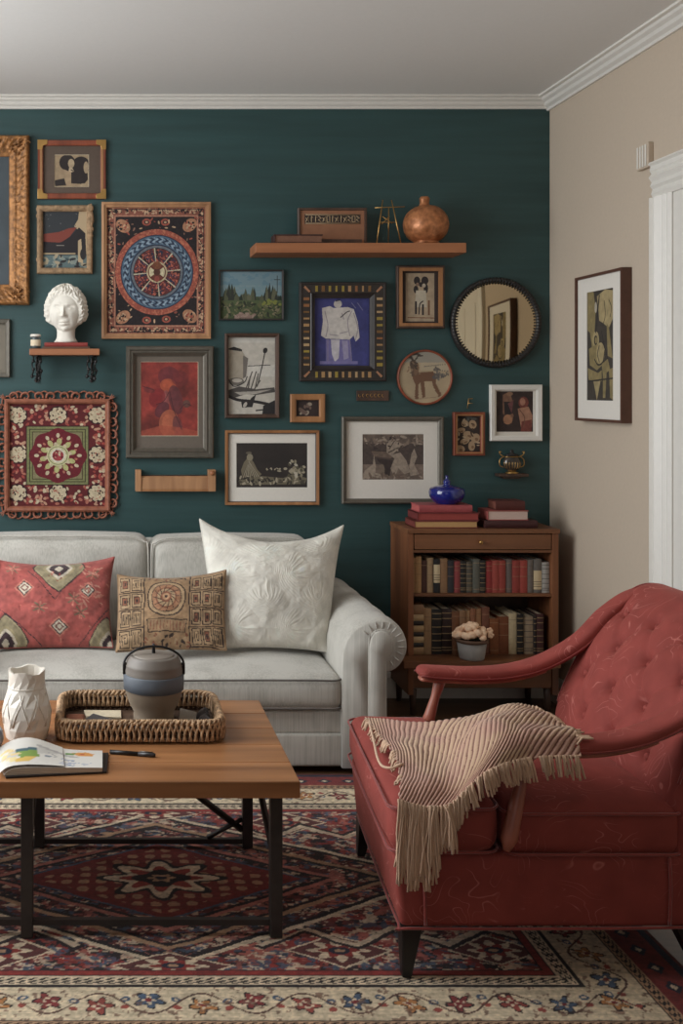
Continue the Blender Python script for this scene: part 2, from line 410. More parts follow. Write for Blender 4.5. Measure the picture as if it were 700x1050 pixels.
# ============================================================ RUG
RX0, RX1, RY0, RY1 = -1.14, 1.50, 2.38, 4.16
def make_rug():
    nx, ny = 660, 445
    x = np.linspace(RX0, RX1, nx); y = np.linspace(RY0, RY1, ny)
    X, Y = np.meshgrid(x, y)
    A = (RX1-RX0)/2; B = (RY1-RY0)/2; a = X-(RX0+RX1)/2; b = Y-(RY0+RY1)/2
    wa = a+.022*(fbm(a, b, 9, 3)-.5); wb = b+.022*(fbm(a, b, 9, 9)-.5)
    red = (138, 50, 45); dred = (92, 38, 36); navy = (36, 38, 54); blue = (70, 86, 108); cream = (212, 192, 164); pink = (180, 112, 98); black = (34, 26, 28); tan = (176, 140, 108)
    col = np.zeros(a.shape+(3,))+np.array(red, float)
    def put(m, c, al=1.0):
        nonlocal col
        m = (np.asarray(m, float)*al)[..., None]; col = col*(1-m)+np.array(c, float)*m
    # ------- field
    m = np.abs(wa)/.86+np.abs(wb)/.50
    put(fbm(wa, wb, 14, 21) > .56, pink, .7); put(fbm(wa, wb, 18, 31) > .64, blue, .8); put(fbm(wa+1, wb, 16, 37) > .58, (104, 46, 42), .8); put(fbm(wa+3, wb, 26, 33) > .64, cream, .85)
    n5 = fbm(wa, wb, 22, 41)
    put(n5 < .36, (44, 36, 42), .9)
    put(m < 1.02, cream); put(m < .985, black); put(m < .95, dred)
    # lattice of small rosettes inside the diamond
    def ros(px, py, ox=0, oy=0):
        u = (wa+ox+10*px) % px-px/2; v = (wb+oy+10*py) % py-py/2
        r = np.hypot(u, v); th = np.arctan2(v, u); return u, v, r, th
    ins = m < .95
    u, v, r, th = ros(.16, .11)
    put(ins & (r < .045*(.7+.3*np.cos(6*th))), cream, .9); put(ins & (r < .026*(.7+.3*np.cos(4*th))), blue, .9); put(ins & (r < .012), red)
    u, v, r, th = ros(.16, .11, .08, .055)
    put(ins & (np.abs(u)/.05+np.abs(v)/.03 < 1), navy, .9); put(ins & (np.abs(u)/.028+np.abs(v)/.016 < 1), tan, .9)
    g = (fbm(wa, wb, 30, 51) > .6) & ins; put(g, black, .85)
    g = (fbm(wa+7, wb, 24, 57) > .62) & ins; put(g, pink, .8)
    put((fbm(wa+2, wb*1.5, 34, 141) > .61), black, .9); put((fbm(wa+5, wb*1.7, 38, 147) > .635), cream, .85); put((fbm(wa+9, wb*1.7, 44, 151) > .64), (150, 84, 74), .85); put((fbm(wa+11, wb*1.5, 40, 157) > .65), blue, .8)
    put((m < 1.02) & (m > .985), cream); put((m < .985) & (m > .95), black)
    for k, (lo, hi, c) in enumerate([(.80, .84, tan), (.77, .80, black), (.60, .64, pink), (.57, .60, black), (.50, .52, blue)]):
        put((m > lo) & (m < hi), c, .95)
    put(m < .50, (120, 44, 40)); put((m < .44) & (np.abs(np.sin(wa*60)*np.sin(wb*70)) > .55), tan, .9)
    # centre medallion
    r = np.hypot(wa/1.5, wb); th = np.arctan2(wb, wa/1.5)
    put(r < .135*(.82+.18*np.cos(8*th)), black); put(r < .118*(.8+.2*np.cos(8*th)), cream); put(r < .085*(.8+.2*np.cos(8*th)), (150, 60, 50))
    put(r < .06*(.85+.15*np.cos(4*th)), black); put(r < .03*(.8+.2*np.cos(6*th)), tan); put(r < .012, navy)
    # side half-medallions and corner pieces
    for cx, cy, sx, sy in ((.86, 0, 1, 1), (-.86, 0, 1, 1), (.45, .42, .8, .8), (-.45, .42, .8, .8), (.45, -.42, .8, .8), (-.45, -.42, .8, .8), (0, .5, .9, .6), (0, -.5, .9, .6), (.86, .42, .7, .7), (-.86, .42, .7, .7), (.86, -.42, .7, .7), (-.86, -.42, .7, .7)):
        u = (wa-cx)/sx; v = (wb-cy)/sy; q = np.abs(u)/.16+np.abs(v)/.10; rr = np.hypot(u/1.4, v); tt = np.arctan2(v, u/1.4)
        put(q < 1.12, cream); put(q < 1.02, navy if cy == 0 else (96, 50, 48)); put(rr < .075*(.8+.2*np.cos(8*tt)), cream); put(rr < .05*(.8+.2*np.cos(6*tt)), red); put(rr < .025, navy); put(rr < .012, tan)
    # hooked zigzag lines
    z = np.abs(((wa*4+10) % 1)-.5)*.18+.30
    put((np.abs(np.abs(wb)-z) < .012) & (m > 1.05), cream, .9); put((np.abs(np.abs(wb)-z-.02) < .008) & (m > 1.05), black, .9)
    # ------- borders
    d = np.minimum(A-np.abs(a), B-np.abs(b)); along = np.where(A-np.abs(a) < B-np.abs(b), b, a)
    dd = d+.003*np.sin(along*40)
    teeth = lambda f: (np.sin(along*2*PI/f) > .0)
    put(d < .375, black); put((d < .37) & (d > .352), red); put((d < .345) & (d > .305), cream)
    put((d < .340) & (d > .310) & (np.sin(along*2*PI/.028+np.sin(d*500)*1.6) > .1), black)
    put(d < .302, black)
    cb = (d > .155) & (d < .296); put(cb, (208, 190, 160))
    # motifs along the cream border
    per = .125; s = (along+10*per) % per-per/2; k = np.floor((along+10*per)/per).astype(int) % 4
    e = d-.225; es = e+.012*np.sin(along*23)
    ew = es+.008*(fbm(a, b, 40, 61)-.5)*2; sw = s+.010*(fbm(a, b, 40, 67)-.5)*2
    rr = np.hypot(sw, ew); tt = np.arctan2(ew, sw)
    blob = rr < .040*(.75+.25*np.cos(5*tt+k))
    put(cb & blob, black)
    for kk, c in enumerate([(150, 70, 60), blue, (176, 120, 70), (130, 50, 50)]):
        put(cb & (rr < .033*(.75+.25*np.cos(5*tt+k))) & (k == kk), c)
    put(cb & (rr < .016*(.7+.3*np.cos(4*tt))), cream); put(cb & (rr < .007), (120, 40, 40))
    s2 = (along+10*per+per/2) % per-per/2; r2 = np.hypot(s2, es*1.2-.018); r3 = np.hypot(s2, es*1.2+.02)
    put(cb & (r2 < .013), blue); put(cb & (r3 < .011), (150, 70, 60)); put(cb & (r2 < .006), cream)
    vine = np.abs(e-.042*np.sin(along*2*PI/.25)) < .0035; put(cb & vine & ~blob, (90, 60, 50))
    put(cb & (fbm(a, b, 60, 71) > .68), (110, 80, 66), .7)
    put((d > .150) & (d < .156), black)
    put((d < .15) & (d > .118), tan); put((d < .145) & (d > .122) & (np.sin(along*2*PI/.024+np.sin(d*600)*1.4) > 0), black)
    put((d < .118), (120, 44, 42)); put((d < .10) & (d > .05) & (np.abs(((along+10) % .09)-.045)/.03+np.abs(d-.075)/.022 < 1), navy)
    put((d < .10) & (d > .05) & (np.abs(((along+10) % .09)-.045)/.012+np.abs(d-.075)/.01 < 1), cream)
    put(d < .03, navy); put(d < .012, (90, 34, 34))
    col *= (1+.28*(fbm(a, b, 60, 81)-.5)+.22*(vnoise(a, b, 170, 83)-.5)+.16*(vnoise(a*.25, b*4, 60, 85)-.5))[..., None]
    col = np.clip(col, 0, 255)
    Z = .011+.002*(fbm(a, b, 80, 91)-.5)
    mb = MB(); mb.grid(np.stack([X, Y, Z], 2), col=lin(col))
    mb.box(RX0, RX1, RY0, RY1, .0005, .0095, col=lin((90, 60, 50)))
    o = mb.build('patterned_rug', M['pile'], colors=True)
    tag(o, 'red, navy and cream medallion rug with a flowered cream border', 'rug')
make_rug()

# ============================================================ SOFA
sofa = thing('rolled_arm_sofa', 'pale grey linen two-seat sofa with scrolled arms against the teal wall', 'sofa', (.21, 4.65, 0))
SF = 4.18
def slub(Q):
    q = Q.copy(); q[..., 2] += .004*(fbm(q[..., 0], q[..., 1], 7, 5)-.5); q[..., 1] += .008*(fbm(q[..., 0], q[..., 2], 6, 6)-.5); return q
mb = MB(); mb.soft(-.52, .945, SF+.015, 5.1, .155, .248, .012, 30); mb.build('upper_rail', M['linen'], sofa, weld=True)
mb = MB(); mb.soft(-.52, .945, SF+.005, 5.1, .03, .158, .012, 30); mb.build('base', M['linen'], sofa, weld=True)
mb = MB(); mb.soft(-.52, .94, 4.965, 5.17, .2, .79, .05, 30, (0, 0, .01)); mb.build('back_frame', M['linen'], sofa, weld=True)
def top_pipe(x0, x1, y0, y1, z, r, sag=0):
    pts = []
    for cx, cy, a0 in ((x1-r, y1-r, 0), (x0+r, y1-r, 90), (x0+r, y0+r, 180), (x1-r, y0+r, 270)):
        for k in range(6):
            a = math.radians(a0+k*18); pts.append((cx+r*math.cos(a), cy+r*math.sin(a), z))
        if a0 == 180:
            for x in np.linspace(x0+r, x1-r, 12)[1:-1]: pts.append((x, y0-sag*(1-((x-(x0+x1)/2)/((x1-x0)/2))**2), z+sag*.6*math.sin((x-x0)*4)))
    return pts
for x0, x1 in ((-.545, .203), (.208, .942)):
    mb = MB(); mb.soft(x0, x1, SF-.012, 4.86, .250, .385, .045, 26, (0, .012, .028), slub)
    cu = mb.build('seat_cushion', M['linen'], sofa, weld=True)
    for z in (.372, .262):
        mb = MB(); mb.tube(top_pipe(x0+.004, x1-.004, SF-.018, 4.86, z, .05, .006), .0042, 6, closed=True); mb.build('piping', M['piping'], cu)
for x0, x1, tp in ((-.565, .207, .845), (.214, .93, .838)):
    def lean(Q, tp=tp):
        q = slub(Q); q[..., 1] += (q[..., 2]-.4)*.16
        q[..., 1] += .012*np.sin(q[..., 0]*19+q[..., 2]*6)*np.clip((q[..., 2]-.5)*2, 0, 1)*.5; return q
    mb = MB(); mb.soft(x0, x1, 4.70, 4.905, .40, tp, .055, 26, (.01, .025, .012), lean)
    cu = mb.build('back_cushion', M['linen'], sofa, weld=True)
    pts = [(x, 4.685+(z-.4)*.16+.02, z) for x, z in [(x0+.004, .44), (x0+.004, tp-.06), (x0+.02, tp-.02), (x0+.06, tp-.002)]+[(x, tp+.004) for x in np.linspace(x0+.12, x1-.12, 8)]+[(x1-.06, tp-.002), (x1-.02, tp-.02), (x1-.004, tp-.06), (x1-.004, .44)]]
    mb = MB(); mb.tube(smooth_path(pts, 4), .004, 6); mb.build('piping', M['linen'], cu)
def arm_profile(cx=1.082, cz=.507, r=.104):
    pts = [(.93, .03), (.93, .40), (.935, .48), (.955, .545), (.99, .588), (1.03, .606)]
    for a in np.linspace(95, -118, 26): pts.append((cx+r*math.cos(math.radians(a)), cz+r*math.sin(math.radians(a))))
    pts += [(1.03, .40), (1.04, .36), (1.10, .33), (1.105, .28), (1.105, .03)]
    return pts
def arm(sg):
    fx = (lambda x: x) if sg > 0 else (lambda x: .42-x)
    pr = [(.93, .03), (.93, .40), (.934, .48), (.95, .535), (.985, .578), (1.03, .603)]
    pr += [(1.082+.104*math.cos(math.radians(a)), .507+.104*math.sin(math.radians(a))) for a in np.linspace(95, -105, 24)]
    pr += [(1.062, .40), (1.10, .385), (1.105, .33), (1.105, .03)]
    pr = [(fx(x), z) for x, z in pr]
    ys = [SF-.012, SF-.004, SF+.02]+list(np.linspace(SF+.08, 5.02, 14))+[5.08, 5.1]
    cen = np.array([fx(1.02), .34]); Pn = []
    for y in ys:
        k = 1.0
        if y < SF-.01: k = .955
        elif y < SF: k = .985
        if y > 5.09: k = .95
        Pn.append([(cen[0]+(p[0]-cen[0])*k, y, cen[1]+(p[1]-cen[1])*(k if p[1] > .06 else 1)) for p in pr])
    mb = MB(); g = np.array(Pn); g[..., 2] += .003*np.sin(g[..., 1]*30)*(g[..., 2] > .5); mb.grid(g, cv=True)
    mb.add(g[0], [tuple(range(len(pr)))]); mb.add(g[-1], [tuple(range(len(pr)))])
    a = mb.build('arm', M['linen'], sofa, weld=True)
    # raised facing panel that runs up into the scroll
    fp = [(1.035, .03), (1.035, .50), (1.04, .535), (1.055, .56), (1.08, .568), (1.105, .56), (1.125, .54), (1.132, .512), (1.125, .485), (1.105, .468), (1.1, .44), (1.1, .03)]
    mb = MB(); o = []
    for k, y in ((1, SF-.01), (1, SF-.018), (.93, SF-.024)):
        o.append([(fx(1.07+(x-1.07)*k), y, .3+(z-.3)*(k*.3+.7)) for x, z in fp])
    g = np.array(o); mb.grid(g, cv=True); mb.add(g[-1], [tuple(range(len(fp)))])
    f = mb.build('arm_facing', M['linen'], a, weld=True)
    mb = MB(); mb.tube(smooth_path([(fx(x), SF-.014, z) for x, z in fp], 4), .0035, 6); mb.build('piping', M['linen'], a)
    # pleats fanned round the scroll
    mb = MB()
    for q in range(12):
        t0 = math.radians(140-q*18)
        p = [(fx(1.082+r*math.cos(t0)), SF-.012-.006*math.sin((r-.06)/.044*PI), .507+r*math.sin(t0)) for r in np.linspace(.062, .1, 5)]
        mb.tube(np.array(p)+[0, .003, 0], [.0008, .002, .0028, .002, .0008], 5)
    mb.build('pleats', M['linen'], a)
arm(1); arm(-1)
for x in (-.6, 1.02):
    for y in (4.24, 5.02):
        mb = MB(); mb.lathe([(0, 0), (.02, 0), (.028, .03), (0, .03)], (x, y, .0005 if y > 4.2 else .012), 16); mb.build('foot', M['blackwood'], sofa)

# ------------------------------------------------------------ pillows
def pillow(name, label, corners, T, cv, m, n=70, pinch=.05, edges=None, disp=None, flat=.5, sag=0, uvf=None):
    """corners TL, TR, BR, BL in world space; two stitched sheets with a full middle"""
    TL, TR, BR, BL = [np.array(c, float) for c in corners]; cen = (TL+TR+BR+BL)/4
    nrm = np.cross(TR-TL, BL-TL); nrm /= np.linalg.norm(nrm)
    if nrm[1] > 0: nrm = -nrm
    u = np.linspace(-1, 1, n); U, V = np.meshgrid(u, u)
    pu = pinch*(1-V**2)**1.0; pv = pinch*(1-U**2)
    pl, pr_, pt, pb_ = edges or (pinch, pinch, pinch*1.2, pinch*1.2)
    Uu = U*(1-np.where(U < 0, pl, pr_)*(1-V**2)*np.abs(U)); Vv = V*(1-np.where(V < 0, pt, pb_)*(1-U**2)*np.abs(V))
    a = (Uu+1)/2; b = (Vv+1)/2
    P = (TL*(1-a)[..., None]+TR*a[..., None])*(1-b)[..., None]+(BL*(1-a)[..., None]+BR*a[..., None])*b[..., None]
    H = T*(np.clip((1-U**2), 0, 1)**flat*np.clip((1-V**2), 0, 1)**flat)
    wr = .010*(fbm(U*2+5, V*2, 1.5, 13)-.5)*2*(H/T)+.006*np.sin((U+V)*9+3*fbm(U, V, 2, 5))*np.exp(-((1-np.abs(U))**2+(1-np.abs(V))**2)*5)
    e = T*.02
    Pf = P+nrm*(H+wr+e)[..., None]
    if disp is not None: Pf = Pf+nrm*disp(U, V)[..., None]*np.clip(H/T*3, 0, 1)[..., None]
    Pb = P-nrm*(H*.75+e)[..., None]
    L = cv.sample((U+1)/2, (V+1)/2) if uvf is None else cv.sample(*uvf(U, V))
    base = np.array((TL+BR)/2); low = min(Pf[..., 2].min(), Pb[..., 2].min())
    t = thing(name, label, 'cushion', (float(cen[0]), float(cen[1]), float(min(BL[2], BR[2]))))
    mb = MB(); mb.grid(Pf, col=L, flip=True); mb.grid(Pb, col=L*.95)
    rim = np.concatenate([Pf[0], Pf[1:, -1], Pf[-1, ::-1][1:], Pf[::-1, 0][1:-1]]); rib = np.concatenate([Pb[0], Pb[1:, -1], Pb[-1, ::-1][1:], Pb[::-1, 0][1:-1]])
    mb.grid(np.stack([rim, rib]), cv=True, col=np.tile(L[0, 0], (2*len(rim), 1)))
    mb.build('cover', m, t, weld=True, colors=True)
    mb = MB(); mb.tube((rim+rib)/2, .0028, 6, closed=True, col=L[0, 0]); mb.build('edge_seam', m, t, colors=True)
    return t
# red kilim pillow (own canvas, 125 x 85)
def kilim():
    c = Cv(0, 0, 125, 88, 2.6, (182, 86, 78)); X, Y = c.X, c.Y
    gold = (176, 160, 120); cr = (222, 208, 184); dk = (70, 50, 54); pk = (208, 128, 108); olive = (120, 110, 84)
    for (cx, cy, s) in ((68, 8, 1.15), (10, 84, 1.1), (122, 86, 1.0)):
        for k, col in ((1.0, dk), (.95, gold), (.88, (160, 146, 112)), (.62, gold), (.50, cr), (.38, dk), (.16, cr)):
            u = np.abs(X-cx)/(24*s*k); v = np.abs(Y-cy)/(26*s*k); c.put((u**1.25+v**1.15) < 1, col)
    for (cx, cy, s) in ((31, 32, 1), (69, 70, 1), (100, 36, .9)):
        for k, col in ((1.0, pk), (.8, dk), (.66, cr), (.45, (140, 90, 80)), (.25, cr)):
            u = np.abs(X-cx)/(11*s*k); v = np.abs(Y-cy)/(10*s*k); c.put(u+v < 1, col)
    for (cx, cy) in ((48, 52), (92, 56), (20, 10), (104, 18), (84, 44)):
        for a in range(0, 360, 45):
            q = math.radians(a+10); c.line([(cx+2*math.cos(q), cy+2*math.sin(q)), (cx+8*math.cos(q), cy+6*math.sin(q))], 1.5, olive if a % 90 else pk)
    c.line([(36, 12), (64, 44), (95, 10)], .8, dk); c.line([(0, 50), (24, 66), (50, 88)], .8, dk); c.line([(88, 88), (108, 68), (125, 52)], .8, dk)
    c.dabs(90, 4, 124, 50, 26, [pk, (206, 140, 120)], (.5, 1.1), 5, 4); c.dabs(10, 10, 124, 84, 40, [pk, (150, 60, 56)], (.3, .8), 8, 3)
    return c.mottle(.22, .25, 4)
pillow('patterned_cushion', 'coral red cushion with large gold and cream diamonds at the left of the sofa',
       [(-.47, 4.66, .765), (.052, 4.66, .775), (.045, 4.50, .420), (-.45, 4.50, .415)], .065, kilim(), M['clothcol'], 130, .055, (.05, .08, .17, .03),
       uvf=lambda U, V: ((U+1)/2+.03*(fbm(U, V, 2.5, 3)-.5), (V+1)/2+.04*(fbm(U, V, 2.5, 8)-.5)))
c = Cv(0, 0, 40, 40, 1.5, (140, 44, 40)).mottle(.3, .2, 9)
pillow('plain_cushion', 'dark red cushion at the far left of the sofa, only its edge in view', [(-.88, 4.64, .78), (-.462, 4.63, .76), (-.472, 4.50, .43), (-.86, 4.50, .43)], .05, c, M['clothcol'], 40, .05)
def tribal():
    c = Cv(0, 0, 114, 78, 3, (172, 136, 98)); dk = (66, 48, 40); rd = (150, 92, 66); lt = (190, 156, 116)
    for x0, x1 in ((2, 27), (78, 112)):
        for j, (y0, y1) in enumerate(((3, 20), (22, 38), (40, 56), (58, 76))):
            c.rect(x0, y0, x1, y1, lt); q = random.Random(int(x0*7+j))
            n = 3 if x0 > 50 else 2; w = (x1-x0)/n
            for i in range(n):
                a = x0+i*w; k = q.choice([0, 1, 2])
                c.line([(a+1, y0+1), (a+w-1.5, y0+1), (a+w-1.5, y1-1), (a+1, y1-1), (a+1, y0+1)], 1.0, dk)
                if k == 0:
                    c.rect(a+3.2, y0+4, a+w-3.8, y1-4, rd); c.line([(a+3.2, y0+4), (a+w-3.8, y0+4), (a+w-3.8, y1-4), (a+3.2, y1-4), (a+3.2, y0+4)], .8, dk); c.rect(a+w/2-1.4, y0+6.5, a+w/2+.8, y1-6.5, dk)
                elif k == 1:
                    for z in np.arange(a+3, a+w-2, 2.0): c.line([(z, y0+3.5), (z, y1-3.5)], .8, dk)
                else:
                    c.line([(a+3, y1-4), (a+3, y0+4), (a+w-4, y0+4), (a+w-4, y1-5), (a+5.5, y1-5), (a+5.5, y0+7), (a+w-6, y0+7)], .8, dk)
            c.line([(x0-1, y1+1.2), (x1+1, y1+1.2)], 1.1, dk)
    c.line([(28.5, 0), (28.5, 78)], 1.2, dk); c.line([(76, 0), (76, 78)], 1.2, dk)
    for k, col in ((20, dk), (18.6, lt), (15.5, dk), (14.7, (180, 128, 92)), (11, rd), (9.5, lt), (6, rd), (4, (196, 150, 110)), (1.6, dk)):
        c.ell(52, 27, k*1.05, k, col)
    for a in range(0, 360, 30):
        q = math.radians(a); c.line([(52+6*math.cos(q), 27+6*math.sin(q)), (52+14*math.cos(q+.5), 27+14*math.sin(q+.5))], .8, dk)
    c.line([(32, 50), (73, 50), (71, 62), (34, 62), (32, 50)], 1, dk)
    for x in np.arange(36, 71, 3.4): c.line([(x, 52), (x, 60)], .9, rd)
    c.dabs(30, 64, 75, 77, 26, [rd, dk, lt], (.6, 1.4), 2, 2); c.dabs(30, 0, 75, 6, 14, [rd, dk], (.6, 1.2), 6, 2)
    return c.mottle(.18, .3, 7)
pillow('lumbar_cushion', 'small tan rectangular cushion printed with dark geometric blocks, in the middle of the sofa',
       [(.063, 4.52, .722), (.518, 4.50, .745), (.505, 4.37, .440), (.055, 4.37, .432)], .05, tribal(), M['clothcol'], 150, .06, (.03, .04, .16, .05),
       uvf=lambda U, V: ((U+1)/2+.03*(fbm(U, V, 2.5, 3)-.5), (V+1)/2+.05*(fbm(U, V, 2.5, 8)-.5)))
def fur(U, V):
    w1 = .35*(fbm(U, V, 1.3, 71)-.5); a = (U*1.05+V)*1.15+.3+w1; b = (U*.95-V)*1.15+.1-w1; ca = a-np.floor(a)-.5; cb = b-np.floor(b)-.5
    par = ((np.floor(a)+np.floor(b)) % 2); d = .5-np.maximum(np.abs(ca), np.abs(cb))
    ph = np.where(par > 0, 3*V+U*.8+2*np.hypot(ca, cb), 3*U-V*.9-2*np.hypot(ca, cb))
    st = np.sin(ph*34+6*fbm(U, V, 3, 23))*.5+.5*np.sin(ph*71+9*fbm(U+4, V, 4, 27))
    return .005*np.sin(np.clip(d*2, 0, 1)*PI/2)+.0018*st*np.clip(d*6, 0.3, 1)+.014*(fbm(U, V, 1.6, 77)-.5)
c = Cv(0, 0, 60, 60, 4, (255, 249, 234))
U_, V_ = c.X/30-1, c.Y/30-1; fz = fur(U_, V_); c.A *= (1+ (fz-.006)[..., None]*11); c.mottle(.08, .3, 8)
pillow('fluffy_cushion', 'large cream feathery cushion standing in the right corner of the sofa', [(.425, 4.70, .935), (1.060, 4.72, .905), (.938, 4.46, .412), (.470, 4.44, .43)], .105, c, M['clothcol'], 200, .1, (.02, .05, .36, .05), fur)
# ============================================================ PICTURES ON THE TEAL WALL
def frame_loc(r, Y=WALL):
    x0, y0, x1, y1 = r
    return ((PX(x0)+PX(x1))/2, Y, PZ(y1))
def moulding(r, prof, seg=None, disp=None):
    """r in wall metres (x0,z0,x1,z1); prof: (inset, height from the wall) rings"""
    x0, z0, x1, z1 = r; rings = []
    for i, h in prof:
        a, b, c_, d = x0+i, z0+i, x1-i, z1-i
        cs = [(a, b), (c_, b), (c_, d), (a, d)]
        pts = []
        for k in range(4):
            p, q = np.array(cs[k]), np.array(cs[(k+1) % 4]); n = 1 if seg is None else max(2, int(max(x1-x0, z1-z0)/seg))
            for t in np.arange(n)/n: pts.append(p+(q-p)*t)
        pts = np.array(pts); H = np.full(len(pts), h)
        if disp is not None: H = H+disp(pts[:, 0], pts[:, 1], i)
        rings.append(np.stack([pts[:, 0], WALL-H, pts[:, 1]], 1))
    mb = MB(); mb.grid(np.array(rings), cv=True, smooth=seg is not None); return mb
def rectm(r): return (PX(r[0]), PZ(r[3]), PX(r[2]), PZ(r[1]))
def inset(r, i): return (r[0]+i, r[1]+i, r[2]-i, r[3]-i)
def flat(r, h, cv, t0=.002):
    """a printed sheet: rectangle in wall metres, front at height h from the wall"""
    x0, z0, x1, z1 = r; hh, ww = cv.A.shape[:2]
    X, Z = np.meshgrid(np.linspace(x0, x1, ww), np.linspace(z1, z0, hh))
    mb = MB(); mb.grid(np.stack([X, np.full(X.shape, WALL-h), Z], 2), col=cv.lin())
    mb.box(x0, x1, WALL-h+.0004, WALL-h+.0004+t0, z0, z1, col=cv.lin().mean((0, 1))); return mb
def matwin(ro, ri, h, t=.003):
    mb = MB(); x0, z0, x1, z1 = ro; a, b, c_, d = ri
    for bx in ((x0, a, z0, z1), (c_, x1, z0, z1), (a, c_, z0, b), (a, c_, d, z1)): mb.box(bx[0], bx[1], WALL-h, WALL-h+t, bx[2], bx[3])
    return mb
ART = 'pictures and objects hung on the teal wall'
def picture(name, label, r, border, depth, fm, prof=None, mat_m=None, pr=None, cv=None, cat='picture', seg=None, disp=None, lip=None, pm=None):
    """r outer px rect; border px; pr: px rect of the print"""
    t = thing(name, label, cat, frame_loc(r)); R_ = rectm(r); b = border*WALL/F
    if prof is None: prof = [(0, .001), (0, depth*.85), (b*.15, depth), (b*.8, depth*.92), (b, depth*.8), (b, .004)]
    moulding(R_, prof, seg, disp).build('frame', fm, t)
    if lip is not None:
        i0, i1, h, m = lip; moulding(inset(R_, 0), [(i0*WALL/F, .004), (i0*WALL/F, h), (i1*WALL/F, h*.97), (i1*WALL/F, .004)]).build('inner_lip', m, t)
    inn = inset(R_, b-.002)
    if mat_m is not None:
        ri = rectm(pr); matwin(inn, ri, .0085).build('mat_board', mat_m, t)
        bv = moulding((ri[0]-.0015, ri[1]-.0015, ri[2]+.0015, ri[3]+.0015), [(0, .0086), (.003, .0066)]); bv.build('mat_bevel', M['matboard'] if mat_m is M['matboard'] else (M['paper'] if mat_m is M['greymat'] or mat_m is M['brownmat'] else mat_m), t)
        flat((ri[0]-.001, ri[1]-.001, ri[2]+.001, ri[3]+.001), .006, cv).build('print', pm or M['paint'], t, colors=True)
    elif cv is not None:
        flat(inn, .006, cv).build('print', pm or M['paint'], t, colors=True)
    return t
# 1 gilt frame
c = Cv(-90, 158, 12, 294, 1, (74, 84, 90)); c.mottle(.15, .05, 3)
def giltd(x, z, i):
    a = fbm(x*1.0, z*1.0, 55, 5); return (.012*np.abs(a-.5)*2*(1 if .003 < i < .075 else 0)+.004*np.sin(x*190)*np.sin(z*190)*(1 if .02 < i < .06 else 0))
b20 = 20*WALL/F
picture('gilded_picture', 'large ornate gilded frame around a plain blue-grey panel at the left edge', (-100, 140, 30.5, 313), 21, .05, M['gilt'],
        prof=[(0, .001), (0, .02), (.002, .034), (.010, .050), (.02, .046), (.03, .034), (.038, .036), (.046, .030), (.056, .020), (.066, .022), (.074, .022), (.08, .016), (.094, .014), (.1, .012), (.1, .004)], cv=c, seg=.0035, disp=giltd, cat='picture frame')
t = bpy.data.objects['gilded_picture']
q = random.Random(3); Rr = rectm((-100, 140, 30.5, 313))
for (sx, sz) in ((1, 1), (1, 0), (0, 1), (0, 0)):
    if not sx: continue
    mb = MB(); cx = Rr[2]-.045 if sx else Rr[0]+.045; cz = Rr[3]-.045 if sz else Rr[1]+.045
    for k in range(34):
        a = q.uniform(0, 2*PI); d_ = q.uniform(.0, .052); x = cx+d_*math.cos(a); z = cz+d_*math.sin(a)
        x = min(max(x, Rr[0]+.006), Rr[2]-.006); z = min(max(z, Rr[1]+.006), Rr[3]-.006)
        p = [(x+.011*math.cos(u)*(1-u/7), WALL-.040-.008*math.sin(u), z+.011*math.sin(u)*(1-u/7)) for u in np.linspace(a, a+4, 7)]
        mb.tube(p, .0032, 5)
    mb.build('corner_edging', M['gilt'], t)
mb = MB(); x0, z0, x1, z1 = inset(Rr, .069)
for (p0, p1) in (((x0, z0), (x1, z0)), ((x1, z0), (x1, z1)), ((x1, z1), (x0, z1)), ((x0, z1), (x0, z0))):
    L_ = math.dist(p0, p1); n = int(L_/.0095)
    for k in range(n): mb.ball((p0[0]+(p1[0]-p0[0])*k/n, WALL-.024, p0[1]+(p1[1]-p0[1])*k/n), .0038, 4)
mb.build('bead_row', M['gilt'], t)

# 2 framed vintage photo with brass corners
c = Cv(56, 159, 91, 192, 4, (172, 146, 112)); dk = (48, 38, 36)
c.ell(69, 167, 8, 8, dk); c.ell(83, 170, 9, 9, dk); c.poly([(66, 176), (64, 168), (88, 162), (90, 184), (86, 189), (72, 188), (70, 178)], dk)
c.ell(73, 168, 3.2, 4.6, (190, 166, 132)); c.poly([(71, 172), (74, 172), (76, 176), (70, 178)], (196, 172, 138)); c.poly([(56, 178), (66, 174), (73, 177), (73, 190), (60, 190)], (178, 150, 116))
c.poly([(56, 185), (66, 183), (68, 190), (57, 191)], dk); c.ell(88, 172, 2.4, 6, (180, 156, 122)); c.ell(86, 190, 4, 2, (180, 156, 122)); c.line([(73, 174.5), (75, 175.5)], 1, dk); c.mottle(.12, .3, 2)
t = picture('vintage_photo', 'small brown brass-cornered frame holding an old photo of a dark-haired sitter', (39, 144.5, 108.5, 204.5), 5.5, .022, M['redwood'], mat_m=M['brownmat'], pr=(56, 159, 91, 192), cv=c)
Rr = rectm((39, 144.5, 108.5, 204.5))
for sx in (0, 1):
    for sz in (0, 1):
        x = Rr[2] if sx else Rr[0]; z = Rr[3] if sz else Rr[1]; dx = -1 if sx else 1; dz = -1 if sz else 1
        mb = MB(); e = .001; w = .028; L_ = .047
        pl = [(x-dx*e, z-dz*e), (x+dx*L_, z-dz*e), (x+dx*L_, z+dz*w*.75), (x+dx*w*.95, z+dz*w), (x+dx*w*.75, z+dz*L_), (x-dx*e, z+dz*L_)]
        mb.prism(pl, 1, WALL-.024, WALL-.0205); mb.build('brass_corner', M['brass'], t, bevel=.001)
